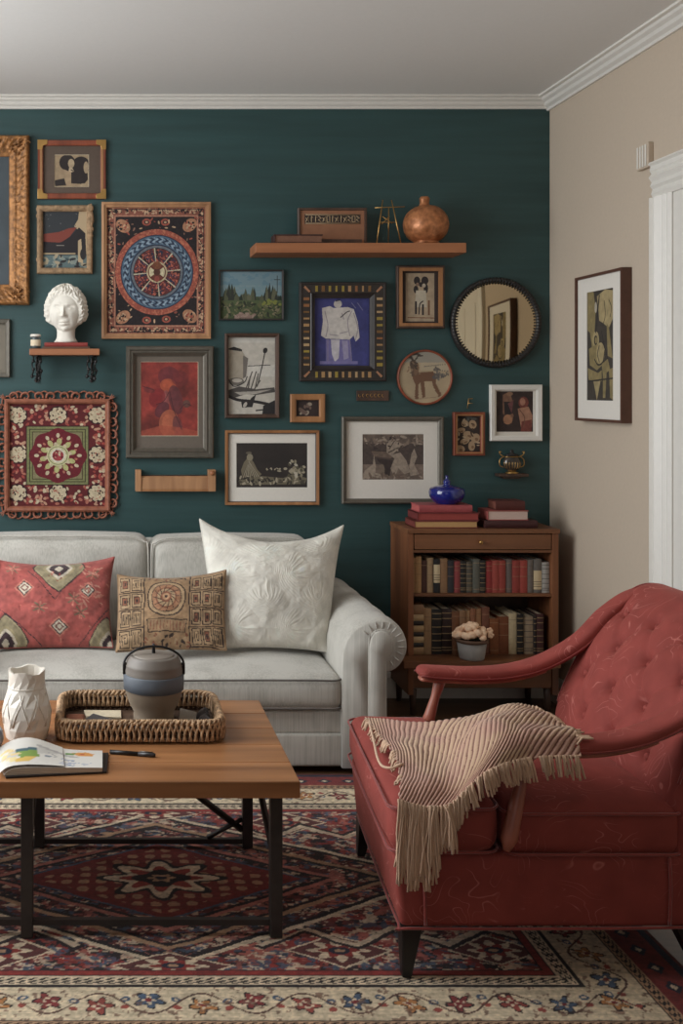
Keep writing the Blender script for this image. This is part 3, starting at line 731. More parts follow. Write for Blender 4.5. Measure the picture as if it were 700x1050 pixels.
mb = MB(); mb.prism([(Rr[0]+.01, Rr[1]+.04), (Rr[0]+.022, Rr[1]+.04), (Rr[0]+.022, Rr[3]-.04), (Rr[0]+.01, Rr[3]-.04)], 1, WALL-.0235, WALL-.021); mb.build('inlay_strip', M['tanframe'], t); mb = MB()
mb.prism([(Rr[2]-.024, Rr[1]+.04), (Rr[2]-.012, Rr[1]+.04), (Rr[2]-.012, Rr[3]-.04), (Rr[2]-.024, Rr[3]-.04)], 1, WALL-.0235, WALL-.021)
mb.build('inlay_strip', M['tanframe'], t)
# 3 rustic carved frame with a dark and red painting
c = Cv(44, 217, 88, 277, 3.5, (52, 56, 60)); cr = (196, 170, 132)
c.poly([(80, 217), (88, 217), (89, 262), (86, 262), (84, 248), (80, 238), (75, 233), (79, 226)], cr); c.poly([(45, 241), (60, 239), (70, 235), (78, 234), (72, 242), (68, 248), (60, 250), (45, 250)], (140, 62, 48))
c.poly([(45, 249), (62, 250), (72, 243), (80, 234), (86, 240), (87, 262), (75, 264), (45, 262)], (38, 32, 36)); c.line([(45, 261.5), (76, 261.5)], 1.2, (184, 160, 122)); c.line([(58, 253), (65, 253)], .8, (170, 160, 150))
c.rect(44, 263, 88, 277, (96, 116, 116)); c.dabs(45, 264, 87, 276, 40, [(60, 76, 80), (140, 150, 140), (176, 160, 130), (44, 40, 42)], (.7, 1.6), 4, 2.5); c.poly([(79, 248), (82, 246), (84, 272), (79, 270)], cr); c.ell(84, 262, 3, 6, (44, 38, 40)); c.dabs(46, 219, 78, 240, 8, [(110, 110, 108)], (.3, .5), 7, 2)
def rust(x, z, i): return .008*(fbm(x, z, 30, 15)-.5)+.005*(fbm(x, z, 80, 17)-.5)
t = picture('rustic_framed_painting', 'rough carved pale frame around a dark and red painting, below the vintage photo', (38, 211, 95, 281), 6, .026, mat('weathered_wood', (150, 122, 92), .8, .3, 60, .6), cv=c,
            prof=[(0, .001), (0, .018), (.004, .026), (.012, .028), (.02, .025), (.028, .020), (.03, .004)], seg=.004, disp=rust)
mb = MB(); q = random.Random(9); Rr = rectm((38, 211, 95, 281))
for k in range(26):
    x = Rr[2]-q.uniform(.004, .022); z = Rr[3]-q.uniform(.004, .15) ; mb.ball((x, WALL-.022, z), (q.uniform(.006, .012), .008, q.uniform(.009, .017)), 6)
for k in range(16): mb.ball((Rr[0]+q.uniform(.002, .012), WALL-.022, Rr[3]-q.uniform(.005, .28)), (q.uniform(.005, .008), .006, q.uniform(.008, .014)), 6)
mb.build('carved_edge', bpy.data.materials['weathered_wood'], t)
# 4 mandala
def mandala():
    c = Cv(104, 208, 215, 347, 4, (170, 110, 84)); X, Y = c.X, c.Y; cr = (206, 168, 132); dk = (40, 32, 34)
    red = (170, 84, 66); blue = (84, 108, 130); nv = (40, 48, 72)
    c.rect(110, 214, 209, 341, (150, 88, 70)); c.dabs(111, 215, 208, 219, 120, [dk, cr], (.5, 1), 11, 2); c.dabs(111, 336, 208, 340, 120, [dk, cr], (.5, 1), 12, 2); c.dabs(111, 219, 116, 336, 140, [dk, cr], (.5, 1), 13, 2); c.dabs(203, 219, 208, 336, 140, [dk, cr], (.5, 1), 14, 2)
    c.line([(111, 215), (208, 215), (208, 340), (111, 340), (111, 215)], .8, dk); c.rect(117, 221, 202.5, 334.5, (190, 130, 104)); c.rect(118.5, 222.5, 201, 333, dk)
    for (cx, cy, rt) in ((126, 232, 40), (194, 231, -40), (126, 325, -40), (194, 324, 40)):
        c.ell(cx, cy, 8, 6, (186, 130, 96), rt); c.dabs(cx-5, cy-4, cx+5, cy+4, 22, [cr, dk, red], (.5, 1.1), int(cx+cy), 1.6)
    for (cx, cy) in ((150, 228), (169, 228), (150, 328), (170, 327)): c.ell(cx, cy, 4.6, 3.6, red); c.ell(cx, cy, 2.6, 2, dk); c.ell(cx, cy, 1.4, 1.2, cr)
    c.dabs(119, 223, 201, 333, 120, [cr, red, (150, 110, 90)], (.35, .9), 21, 2.4)
    cx, cy = 160.5, 279
    th = np.arctan2(Y-cy, X-cx); r = np.hypot(X-cx, (Y-cy)*.97)
    def ring(a, b, col, m=True): c.put((r > a) & (r < b) & m, col)
    ring(0, 43.2, dk); ring(0, 42.5, red); c.put((r < 42.5) & (r > 37) & (fbm(X, Y, .6, 4) > .56), (196, 112, 84)); ring(0, 37, nv); ring(0, 36, blue)
    s = np.sin(th*30+np.sin(r*1.3)*1.5); ring(28.5, 34.5, (150, 170, 186), (s > .35) & (fbm(X, Y, .5, 9) > .42)); ring(28.5, 34.5, nv, s < -.6)
    ring(0, 27.5, nv); ring(0, 26.3, (110, 116, 124)); ring(0, 24, dk)
    ring(8, 23.4, (104, 44, 44), (np.abs(np.sin(th*4)) > .25)); ring(10, 22, nv, (np.abs(np.sin(th*8)) > .7) & (fbm(X, Y, .5, 3) > .45)); ring(9, 23, (190, 100, 80), (fbm(X, Y, .8, 7) > .6))
    ring(8, 24, (200, 190, 160), np.abs(np.sin(th*4+.4)) < .12); ring(0, 10.5, (200, 180, 140)); ring(0, 9, (110, 54, 42)); ring(0, 8, (214, 200, 160), (np.abs(np.sin(th)) < .6)); ring(0, 3.5, (90, 50, 40))
    c.ell(160.5, 272, 4.5, 4, (130, 74, 48)); c.ell(160.5, 286, 2.6, 3, (150, 70, 60))
    c.mottle(.2, .6, 5); return c
c = mandala(); c2 = Cv(109, 213, 210, 342, 4, (0, 0, 0))
t = thing('mandala_panel', 'pale wood frame around a round red and blue embroidered mandala', 'framed textile', frame_loc((104, 208, 215, 347)))
Rr = rectm((104, 208, 215.5, 347.5)); b = 5.2*WALL/F
moulding(Rr, [(0, .001), (0, .026), (b*.5, .028), (b*.55, .022), (b, .02), (b, .004)]).build('frame', M['framewood'], t)
X, Z = np.meshgrid(np.linspace(Rr[0], Rr[2], c.A.shape[1]), np.linspace(Rr[3], Rr[1], c.A.shape[0]))
k = int(4*4.8); relief = .0012*(fbm(X, Z, 260, 2)-.5)
mb = MB(); g = np.stack([X, WALL-.008-relief, Z], 2)[k:-k, k:-k]; mb.grid(g, col=c.lin()[k:-k, k:-k]); mb.build('embroidered_cloth', M['embroid'], t, colors=True)
# 5 small frame at the left edge
c = Cv(-40, 333, 6, 382, 2, (132, 122, 106)).mottle(.08, .1, 3)
picture('plain_framed_panel', 'plain taupe panel in a narrow dark frame, left of the bust shelf', (-44, 327.5, 10.5, 387), 4.5, .025, M['pewter'], cv=c)
# 6 carved fretwork frame with red floral textile
def floral():
    c = Cv(10, 411, 108, 520, 4, (104, 26, 30)); X, Y = c.X, c.Y; cr = (208, 190, 156); ol = (132, 134, 84); pk = (186, 110, 90); dk = (56, 18, 24)
    for gx in (20, 59.5, 98):
        for gy in (424, 465, 505):
            if gx == 59.5 and gy == 465: continue
            c.ell(gx, gy, 9.6, 9.6, dk)
            for a in range(0, 360, 45):
                q = math.radians(a+20); c.ell(gx+5.4*math.cos(q), gy+5.4*math.sin(q), 3.3, 2.7, cr, a)
            c.ell(gx, gy, 3.2, 3.2, cr); c.dabs(gx-6, gy-6, gx+6, gy+6, 16, [dk, pk, (150, 120, 90)], (.4, .8), int(gx+gy), 1.6)
    q = random.Random(5)
    for _ in range(620):
        x = q.uniform(12, 107); y = q.uniform(414, 517)
        if 27 < x < 92 and 434 < y < 497: continue
        if min((x-gx)**2+(y-gy)**2 for gx in (20, 59.5, 98) for gy in (424, 465, 505)) < 100: continue
        c.ell(x, y, q.uniform(1.5, 2.6), q.uniform(1, 1.6), q.choice([pk, cr, (170, 70, 60), (200, 150, 120)]), q.uniform(0, 180))
    c.rect(28, 435, 90, 497, dk); c.rect(29, 436, 89, 496, ol); c.rect(31.2, 438.2, 86.8, 493.8, (70, 60, 40)); c.rect(32.3, 439.3, 85.7, 492.7, ol); c.rect(34, 441, 84, 491, (84, 70, 44)); c.rect(35, 442, 83, 490, (140, 132, 92))
    th = np.arctan2(Y-466, X-59.5); r = np.hypot(X-59.5, Y-466)
    c.put(r < 27.5+1.2*np.cos(8*th), (116, 24, 36))
    for k, (rr, n, s, col) in enumerate(((21, 12, 2.4, cr), (18, 12, 1.6, pk), (14.5, 10, 3.6, (190, 186, 120)), (11.5, 8, 2.6, cr))):
        for i in range(n):
            a = 2*PI*i/n+k*.2; c.ell(59.5+rr*math.cos(a), 466+rr*math.sin(a), s, s*.7, col, math.degrees(a))
    c.put(r < 11, (206, 200, 150)); c.put((r < 9.6) & (r > 9), (110, 120, 70)); c.put(r < 7.5, (224, 214, 190)); c.put(r < 5.6, (170, 60, 66)); c.dabs(55, 461, 64, 470, 16, [cr, (120, 30, 40)], (.4, .9), 4, 1.8)
    return c.mottle(.15, .8, 5)
t = thing('fretwork_frame', 'square carved fretwork frame around a red floral embroidery, at lower left above the sofa', 'framed textile', frame_loc((0, 400, 121, 532)))
Rr = rectm((8, 413, 110, 520))
moulding((PX(5), PZ(524), PX(113), PZ(409)), [(0, .001), (0, .03), (.008, .036), (.016, .034), (.024, .024), (.026, .006)]).build('frame', M['carved'], t)
flat(Rr, .010, floral()).build('embroidered_cloth', M['embroid'], t, colors=True)
def scroll(cx, cz, ux, uz, s, fl=1):
    """C-scroll: (ux,uz) points outwards"""
    vx, vz = -uz*fl, ux*fl; pts = []
    for a in np.linspace(-.4, 5.2, 16):
        rr = .024*s*(1-.55*a/5.2) ; px = rr*math.cos(a)*1.0; pz = rr*math.sin(a)
        pts.append((cx+vx*px+ux*(pz+.012*s), WALL-.014-.004*math.sin(a), cz+vz*px+uz*(pz+.012*s)))
    mb = MB(); mb.tube(pts, np.linspace(.0062, .004, 16), 7); mb.ball(pts[-1], .0068, 6); mb.build('carved_scroll', M['carved'], t)
fx0, fz0, fx1, fz1 = PX(5), PZ(524), PX(113), PZ(409)
for i in range(8):
    f = (i+.5)/8
    for z, uz in ((fz1-.004, 1), (fz0+.004, -1)): scroll(fx0+.01+(fx1-fx0-.02)*f, z+uz*.004, 0, uz, .95, 1 if i % 2 else -1)
    for x, ux in ((fx1-.004, 1), (fx0+.004, -1)): scroll(x+ux*.004, fz0+.01+(fz1-fz0-.02)*f, ux, 0, .95, 1 if i % 2 else -1)
for x, z, a in ((fx0, fz0, 225), (fx1, fz0, 315), (fx1, fz1, 45), (fx0, fz1, 135)):
    for k in (-24, 0, 24):
        q = math.radians(a+k); mb = MB(); mb.tube([(x+math.cos(q)*e, WALL-.014-.008*math.sin(e*70), z+math.sin(q)*e) for e in np.linspace(-.01, .026, 6)], [.004, .005, .005, .004, .003, .002], 6); mb.build('corner_leaf', M['carved'], t)
# outer carved ribbon tying the scrolls together
mb = MB(); pts = []
for k in range(240):
    s = k/240*4; side = int(s); f = s-side; cs = [(fx0, fz0), (fx1, fz0), (fx1, fz1), (fx0, fz1)]; p = np.array(cs[side]); q_ = np.array(cs[(side+1) % 4]); o_ = [(0, -1), (1, 0), (0, 1), (-1, 0)][side]
    e = (.030+.007*math.cos(f*16*PI))*min(1, 6*min(f, 1-f)+.25); w = p+(q_-p)*f; pts.append((w[0]+o_[0]*e, WALL-.010, w[1]+o_[1]*e))
mb.tube(pts, .0042, 6, closed=True); mb.build('outer_trim', M['carved'], t)
# 7 dark frame, red abstract figure
c = Cv(144, 371, 203, 447, 3.2, (146, 52, 44)); c.mottle(.35, .06, 31)
for (x, y, rx, ry, col, rt, a) in ((173, 386, 11, 10, (110, 44, 50), 0, .7), (172, 395, 8, 6.5, (186, 84, 54), 0, .9), (184, 388, 9, 8, (120, 44, 44), 20, .6), (170, 409, 4, 9, (150, 78, 76), 0, .8), (180, 410, 7, 15, (104, 50, 54), -12, .8), (161, 408, 8, 10, (134, 34, 38), 20, .7), (166, 420, 9, 6, (98, 44, 52), -50, .8), (173, 434, 10, 14, (184, 96, 66), 5, .9), (182, 438, 5, 12, (110, 56, 58), -10, .7), (191, 414, 4, 4, (88, 66, 58), 0, .7), (153, 400, 6, 3, (112, 46, 48), 15, .6)):
    c.ell(x, y, rx, ry, col, rt, a); c.ell(x-1, y-1, rx*.6, ry*.6, tuple(min(255, v*1.15) for v in col), rt, a*.6)
c.poly([(144, 447), (144, 442), (165, 436), (185, 438), (203, 442), (203, 447)], (184, 84, 60), .7)
for p in ([(174, 402), (178, 420), (186, 440)], [(160, 415), (168, 411), (173, 402)], [(146, 396), (158, 400)], [(184, 420), (190, 414), (196, 416)]): c.curve(p, .7, (70, 30, 36), .8)
c.mottle(.15, .3, 8)
picture('painting_in_dark_frame', 'wide black frame with taupe mat around a red abstract flower-like figure', (129, 355, 218.5, 469.5), 11, .034, M['pewter'], mat_m=M['greymat'], pr=(144, 371, 203, 447), cv=c,
        prof=[(0, .001), (0, .026), (.006, .034), (.018, .034), (.024, .026), (.030, .026), (.033, .030), (.040, .022), (.046, .015), (.050, .012), (.052, .004)], lip=None)
# 8 little wooden wall box
t = thing('wooden_wall_rack', 'small open wooden rack mounted under the dark-framed red picture', 'wall rack', frame_loc((138, 481, 220, 503)))
mb = MB(); x0, x1 = PX(138.5), PX(220); z0, z1 = PZ(503), PZ(481)
mb.box(x0, x0+.028, WALL-.055, WALL-.001, z0, z1); mb.build('side_panel', M['framewood'], t, bevel=.002)
mb = MB(); mb.box(x1-.036, x1, WALL-.055, WALL-.001, z0, z1); mb.build('side_panel', M['framewood'], t, bevel=.002)
mb = MB(); mb.box(x0+.028, x1-.036, WALL-.05, WALL-.001, z0, z0+.012); mb.build('bottom_board', M['tanframe'], t, bevel=.001)
mb = MB(); mb.prism([(WALL-.05, z0+.012), (WALL-.046, z0+.066), (WALL-.036, z0+.074), (WALL-.036, z0+.012)], 0, x0+.028, x1-.036); mb.build('front_board', M['framewood'], t, bevel=.001)
mb = MB(); mb.box(x0+.028, x1-.036, WALL-.012, WALL-.001, z0+.012, z1-.028); mb.build('back_board', M['darkwood'], t)
mb = MB(); mb.lathe([(0, 0), (.012, 0), (.012, .006), (.004, .01), (0, .01)], n=14); P = np.concatenate(mb.v); mb.v = [np.stack([x1-.018+P[:, 0], WALL-.055-P[:, 2], z1-.015+P[:, 1]], 1)]; mb.build('wooden_button', M['shelfwood'], t)
# 9 landscape canvas
c = Cv(224, 277, 290, 328, 4, (120, 150, 158)); X, Y = c.X, c.Y
c.put(Y < 292, (96, 134, 152), .6); c.put((fbm(X, Y*2, .12, 6) > .5) & (Y < 300), (140, 160, 162), .4); c.rect(224, 304, 290, 328, (74, 88, 52)); q = random.Random(4)
for k in range(80):
    x = q.uniform(226, 289); h = q.uniform(6, 21)*(.7+.3*math.sin(x*.3)); w = q.uniform(1.6, 3); col = q.choice([(34, 50, 38), (62, 76, 54), (88, 92, 66), (104, 104, 78), (50, 54, 44)])
    c.poly([(x-w, 309), (x-w*.8, 309-h*.5), (x, 309-h), (x+w*.8, 309-h*.5), (x+w, 309)], col)
c.line([(285, 282), (285, 300)], .8, (50, 54, 50)); c.line([(282, 286), (288, 286)], .6, (50, 54, 50))
c.rect(224, 308, 290, 313, (84, 98, 60)); c.dabs(225, 311, 289, 327, 150, [(60, 70, 44), (96, 100, 62), (44, 52, 36), (130, 120, 90)], (.6, 1.4), 8, 2.4); c.dabs(240, 322, 262, 327, 26, [(166, 140, 124), (150, 120, 108)], (.8, 1.5), 3, 2); c.dabs(270, 308, 289, 314, 16, [(130, 136, 60)], (.8, 1.5), 4, 1.5)
picture('landscape_painting', 'small landscape painting of tall cypress trees under a blue sky', (224, 277, 290, 328.5), 1.6, .022, M['blackframe'], cv=c)
# 10 tall still life with pencils
c = Cv(234, 345, 281, 425, 4, (204, 196, 182)); dk = (44, 40, 40); gr = (120, 112, 104)
c.rect(234, 345, 281, 351, (214, 208, 196)); c.rect(254, 374, 281, 386, (214, 208, 196)); c.poly([(234, 357), (246, 356), (249, 361), (252, 366), (251, 386), (247, 390), (234, 389)], (176, 164, 144)); c.poly([(234, 357), (240, 355), (248, 358), (248, 360), (234, 358)], dk); c.poly([(249, 364), (254, 367), (252, 386), (249, 388)], gr)
c.line([(254, 375), (276, 374)], .8, dk); c.line([(271, 359), (268, 375), (263, 396)], 1.1, dk); c.ell(271, 359, 2.2, 3, dk, 20)
for (a, b_) in (((258, 381), (252, 398)), ((262, 381), (257, 398)), ((256, 386), (254, 399)), ((266, 390), (260, 399)), ((264, 383), (261, 398))): c.line([a, b_], 1.3, gr); c.line([a, b_], .5, dk)
c.ell(242, 391, 8, 4, gr); c.ell(243, 390, 5, 2, (200, 190, 176)); c.curve([(234, 388), (240, 396), (250, 392), (253, 386)], 1, dk)
c.poly([(234, 400), (245, 396), (262, 399), (280, 397), (281, 402), (262, 405), (252, 404), (240, 408), (234, 406)], (84, 78, 74)); c.poly([(240, 402), (262, 401), (278, 399), (262, 404), (246, 405)], (176, 168, 156)); c.curve([(234, 406), (244, 410), (262, 412), (281, 416)], 3, dk)
c.poly([(250, 420), (257, 408), (262, 404), (258, 418)], dk); c.poly([(247, 412), (252, 409), (258, 414), (256, 419), (248, 418)], dk); c.ell(251, 415, 1.6, 3, (200, 190, 176), 30); c.poly([(234, 419), (246, 418), (270, 417), (272, 425), (234, 425)], (206, 198, 184)); c.poly([(269, 416), (281, 410), (281, 425), (268, 425)], dk); c.line([(262, 421), (270, 420)], 1.4, dk); c.mottle(.08, .3, 3)
picture('still_life_print', 'tall black and white print of a jug and pencils in a narrow dark frame', (230, 342, 285.5, 428.5), 4, .03, M['darkwood'], cv=c,
        prof=[(0, .001), (0, .028), (.004, .032), (.011, .030), (.014, .022), (.019, .02), (.019, .004)])
# 11 small frame
c = Cv(303, 411, 327, 428, 5, (58, 42, 38)); c.dabs(306, 414, 318, 425, 12, [(150, 74, 58), (168, 150, 130), (120, 96, 84)], (1, 2), 3, 1.4)
picture('miniature_picture', 'smallest framed picture, pale orange wood around a tiny dark flower image', (297, 404, 332.5, 433), 6, .022, M['tanframe'], cv=c, lip=(5.5, 6.6, .013, M['darkwood']))
# 12 bird and flowers
c = Cv(242, 454, 315, 500, 4, (54, 46, 42)); c.mottle(.25, .08, 6); cr = (178, 166, 140); q = random.Random(2)
c.poly([(249, 492), (247, 482), (250, 474), (255, 468), (260, 474), (264, 482), (268, 486), (262, 492)], (124, 112, 90)); c.ell(256, 469, 3.2, 3.6, (150, 140, 116)); c.ell(255, 464.5, 3, 1.3, (110, 100, 84))
for k in range(16): c.line([(255, 473), (248+k*1.2, 490)], .5, cr if k % 2 else (84, 74, 60))
c.poly([(245, 492), (268, 488), (290, 490), (300, 486), (314, 490), (312, 496), (246, 497)], (120, 110, 88)); c.dabs(246, 489, 312, 496, 60, [cr, (80, 72, 60), (52, 46, 40)], (.6, 1.2), 5, 2.2)
for k in range(46):
    a = q.uniform(0, 2*PI); d_ = q.uniform(0, 1); c.ell(302+10*d_*math.cos(a), 481+9*d_*math.sin(a), 1.9, 1.3, q.choice([cr, (150, 140, 114), (200, 190, 168), (90, 84, 66)]), q.uniform(0, 180))
c.dabs(272, 480, 288, 483, 12, [cr], (.4, .9), 9, 2)
picture('bird_still_life', 'wide dark print of a bird beside white flowers, white mat, brown wood frame', (230.5, 441, 326.5, 517.5), 3, .026, M['tanframe'], mat_m=M['matboard'], pr=(242, 454, 315, 500), cv=c, lip=(2.4, 3.6, .018, M['darkwood']))
# 13 blue draped figure in block-patterned black frame
c = Cv(322, 307, 378, 374, 4, (64, 66, 130)); c.mottle(.14, .1, 4); w = (214, 206, 198); g = (160, 150, 156)
c.poly([(330, 317), (338, 315), (342, 317), (356, 316), (362, 318), (366, 330), (368, 346), (364, 350), (362, 344), (358, 348), (334, 347), (329, 344), (331, 330)], w); c.ell(346, 313, 4, 4, (196, 188, 180)); c.line([(344, 310), (348, 309)], 1.2, (50, 50, 70))
for p in ([(333, 320), (336, 334), (334, 345)], [(360, 320), (356, 330), (358, 344)], [(350, 322), (352, 328)], [(362, 322), (366, 336), (364, 348)], [(348, 342), (356, 340)], [(338, 343), (346, 344)]): c.curve(p, .9, g)
c.curve([(349, 326), (355, 321), (358, 320)], 1.0, (70, 60, 66)); c.poly([(334, 348), (358, 348), (360, 372), (334, 371)], (120, 112, 168)); c.poly([(339, 348), (348, 348), (347, 366), (343, 370), (340, 362)], (206, 200, 206)); c.poly([(350, 349), (356, 349), (357, 366), (352, 368)], (160, 152, 186)); c.line([(336, 348), (336, 370)], 1, (140, 130, 160)); c.line([(358, 348), (360, 370)], 1, (140, 130, 160)); c.rect(328, 369, 366, 372, (130, 122, 176)); c.line([(360, 312), (364, 317)], .8, (120, 120, 160)); c.line([(366, 312), (371, 319)], .8, (120, 120, 160)); c.mottle(.1, .3, 3)
t = picture('figure_painting', 'violet-blue painting of a white draped figure, black frame inlaid with gold blocks', (306, 290, 394, 391), 16, .038, M['blackframe'], cv=c,
            prof=[(0, .001), (0, .032), (.004, .037), (.010, .037), (.012, .034), (.052, .034), (.056, .037), (.060, .032), (.068, .022), (.076, .018), (.076, .004)])
Rr = rectm((306, 290, 394, 391)); mb = MB(); q = random.Random(11)
GI = vcol('gold_inlay', .4, .1, metal=.3); goldv = [(176, 140, 98), (150, 104, 70), (190, 160, 120), (130, 96, 60), (160, 140, 70)]
cx_, cz_ = (Rr[0]+Rr[2])/2, (Rr[1]+Rr[3])/2
for side in range(4):
    n = 9 if side % 2 == 0 else 11; L_ = (Rr[2]-Rr[0] if side % 2 == 0 else Rr[3]-Rr[1])-.13
    for k in range(n):
        mb = MB(); o_ = -L_/2+L_*(k+.5)/n; w_ = q.uniform(.004, .008); col = lin(q.choice(goldv))
        rr = .032; a0, a1 = .018, .046
        if side == 0: bx = (cx_+o_-w_, cx_+o_+w_, Rr[3]-a1, Rr[3]-a0)
        elif side == 2: bx = (cx_+o_-w_, cx_+o_+w_, Rr[1]+a0, Rr[1]+a1)
        elif side == 1: bx = (Rr[2]-a1, Rr[2]-a0, cz_+o_-w_, cz_+o_+w_)
        else: bx = (Rr[0]+a0, Rr[0]+a1, cz_+o_-w_, cz_+o_+w_)
        mb.box(bx[0], bx[1], WALL-.0365, WALL-.033, bx[2], bx[3], col=col); mb.build('gold_block', GI, t, colors=True)
for sx in (0, 1):
    for sz in (0, 1):
        x = Rr[2]-.034 if sx else Rr[0]+.034; z = Rr[3]-.034 if sz else Rr[1]+.034; dx = 1 if sx else -1; dz = 1 if sz else -1
        mb = MB(); mb.prism([(x-dx*.016, z-dz*.010), (x-dx*.010, z-dz*.016), (x+dx*.016, z+dz*.008), (x+dx*.008, z+dz*.016)], 1, WALL-.0375, WALL-.033, col=lin((176, 130, 100))); mb.build('corner_block', GI, t, colors=True)
# 14 dark plaque
t = thing('hanging_plaque', 'small dark rectangular plaque between the figure painting and the grey-framed print', 'plaque', frame_loc((365, 400, 398, 411)))
mb = MB(); mb.box(PX(365), PX(398), WALL-.012, WALL-.001, PZ(411), PZ(400.5)); mb.build('plate', M['darkwood'], t, bevel=.002)
mb = MB(); q = random.Random(6)
for k in range(7): x = PX(369+k*4); mb.tube([(x+.006*math.cos(u)-.004, WALL-.0125, PZ(405.5)+.008*math.sin(u)) for u in np.linspace(q.random()*3, 4+q.random()*2, 7)], .0014, 4)
mb.build('raised_pattern', M['brass'], t)
# 15 grey framed engraving
c = Cv(371, 445, 434, 492, 4, (122, 104, 92)); c.mottle(.25, .1, 7); lt = (166, 148, 130); dk = (64, 52, 48)
c.rect(371, 455, 434, 476, (86, 72, 66)); c.dabs(372, 446, 433, 456, 50, [lt, (140, 120, 104), (100, 86, 76)], (.6, 1.3), 3, 3); c.poly([(380, 462), (400, 463), (404, 467), (400, 470), (383, 468)], (120, 100, 86)); c.line([(380, 462), (401, 463)], .8, dk)
c.poly([(371, 490), (374, 482), (382, 476), (383, 466), (385, 478), (384, 490)], lt); c.poly([(386, 470), (402, 472), (399, 488), (394, 486), (393, 476), (388, 474)], dk); c.poly([(396, 455), (404, 452), (414, 456), (408, 460), (402, 466), (410, 464), (416, 472), (420, 484), (414, 486), (408, 480), (404, 490), (400, 480), (404, 470), (396, 464)], lt)
c.line([(398, 464), (412, 457)], 1.3, (90, 76, 66)); c.line([(404, 452), (399, 460)], .8, dk); c.poly([(421, 466), (424, 460), (427, 468), (424, 476), (429, 486), (420, 488), (419, 478)], lt); c.ell(391, 482, 3, 6, (130, 112, 96)); c.dabs(372, 486, 433, 491, 30, [lt, (120, 100, 86)], (.6, 1.2), 5, 3); c.dabs(384, 448, 410, 462, 20, [lt, dk], (.5, 1), 9, 2.5); c.mottle(.15, .5, 12)
picture('engraving_print', 'large sepia engraving of gathered figures with a wide white mat in a grey frame', (349.5, 427, 453, 516), 5, .03, M['pewter'], mat_m=M['matboard'], pr=(371, 445, 434, 492), cv=c,
        prof=[(0, .001), (0, .026), (.004, .030), (.010, .030), (.013, .024), (.02, .022), (.0238, .018), (.0238, .004)])
# 16 two figures
c = Cv(415, 280, 445, 330, 5, (188, 166, 136)); dk = (54, 46, 46)
for (x, y, rx, ry) in ((427, 288, 3.2, 4.2), (435, 288, 3.6, 4.2), (426, 297, 2.4, 4), (436, 296, 2.2, 5), (431, 292, 2, 2.5)): c.ell(x, y, rx, ry, dk)
c.ell(427.5, 292, 1.6, 2, (150, 120, 96)); c.ell(434, 293, 1.8, 2, (204, 190, 166)); c.poly([(426, 298), (436, 298), (437, 315), (425, 315)], (206, 194, 170)); c.rect(425, 309, 427, 322, dk); c.rect(432, 312, 434, 323, dk); c.curve([(429, 322), (430, 312), (433, 309)], 1.2, dk); c.rect(438, 308, 440, 323, (130, 90, 64)); c.line([(418, 325.5), (444, 326)], .9, (140, 90, 60)); c.mottle(.1, .3, 2)
picture('two_figures_print', 'small double-framed print of two standing figures, under the right end of the long shelf', (405.5, 273, 454, 337), 4.6, .028, M['darkwood'], mat_m=mat('dark_mat_board', (62, 52, 48), .9, .05, 60, .03), pr=(415, 280, 445, 330), cv=c, lip=(2.2, 5.4, .03, M['tanframe']))
# 17 round deer plate
t = thing('hanging_plate', 'round brown-rimmed wall plate painted with a standing antlered deer', 'wall plate', (PX(434.5), WALL, PZ(415)))
cx, cz, rad = PX(434.5), PZ(387), 28.3*WALL/F
c = Cv(406, 359, 463, 415, 4, (190, 166, 130)); X, Y = c.X, c.Y; c.mottle(.1, .08, 3); c.rect(406, 359, 463, 372, (140, 146, 146), .55); c.rect(430, 372, 463, 380, (196, 180, 150), .7); c.line([(434, 376), (463, 373)], .8, (130, 120, 104))
br = (120, 80, 54); dk = (62, 48, 40)
c.poly([(424, 378), (429, 382), (443, 381), (446, 384), (446, 393), (452, 405), (449, 407), (443, 396), (442, 391), (434, 391), (435, 407), (432, 408), (430, 392), (428, 395), (428, 409), (424, 409), (425, 394), (422, 388), (420, 378)], br); c.poly([(419, 372), (425, 370), (428, 374), (428, 384), (421, 386)], (104, 78, 60)); c.ell(422, 374, 3, 4.5, (88, 66, 52)); c.ell(426, 379, 2.5, 6, (130, 96, 70), 10)
for k in range(5): c.curve([(423, 370), (420-k, 366-k*.4), (416+k*3, 361+k*.8)], 1.2, dk); c.curve([(424, 370), (427, 366), (424+k*2, 361+k)], 1.1, dk)
c.dabs(417, 370, 430, 386, 14, [dk, (150, 120, 92)], (.5, .9), 4, 2); c.dabs(445, 378, 458, 388, 16, [(96, 88, 84), (120, 110, 100)], (.6, 1.2), 5, 3); c.line([(443, 379), (459, 381)], .7, (110, 100, 90)); c.line([(426, 409), (446, 407)], .8, (140, 110, 84), .6)
nr, nt_ = 60, 120; Rg = np.linspace(0, 1, nr); T = np.linspace(0, 2*PI, nt_, endpoint=False)
rr, tt = np.meshgrid(Rg*rad*.93, T, indexing='ij'); Lc = c.sample((rr*np.cos(tt)/rad*1.0+1)/2, (1-rr*np.sin(tt)/rad)/2)
mb = MB(); mb.grid(np.stack([cx+rr*np.cos(tt), WALL-.012-.004*(rr/rad)**2, cz+rr*np.sin(tt)], 2), cv=True, col=Lc); mb.build('painted_face', M['glazed'], t, colors=True)
def ringmesh(cx, cz, prof, n=96):
    T = np.linspace(0, 2*PI, n, endpoint=False); g = [[(cx+r*math.cos(a), WALL-h, cz+r*math.sin(a)) for a in T] for r, h in prof]
    mb = MB(); mb.grid(np.array(g), cv=True); return mb
ringmesh(cx, cz, [(rad*.92, .010), (rad*.93, .020), (rad*.96, .024), (rad, .020), (rad, .001), (rad*.9, .001)]).build('rim', M['redwood'], t)
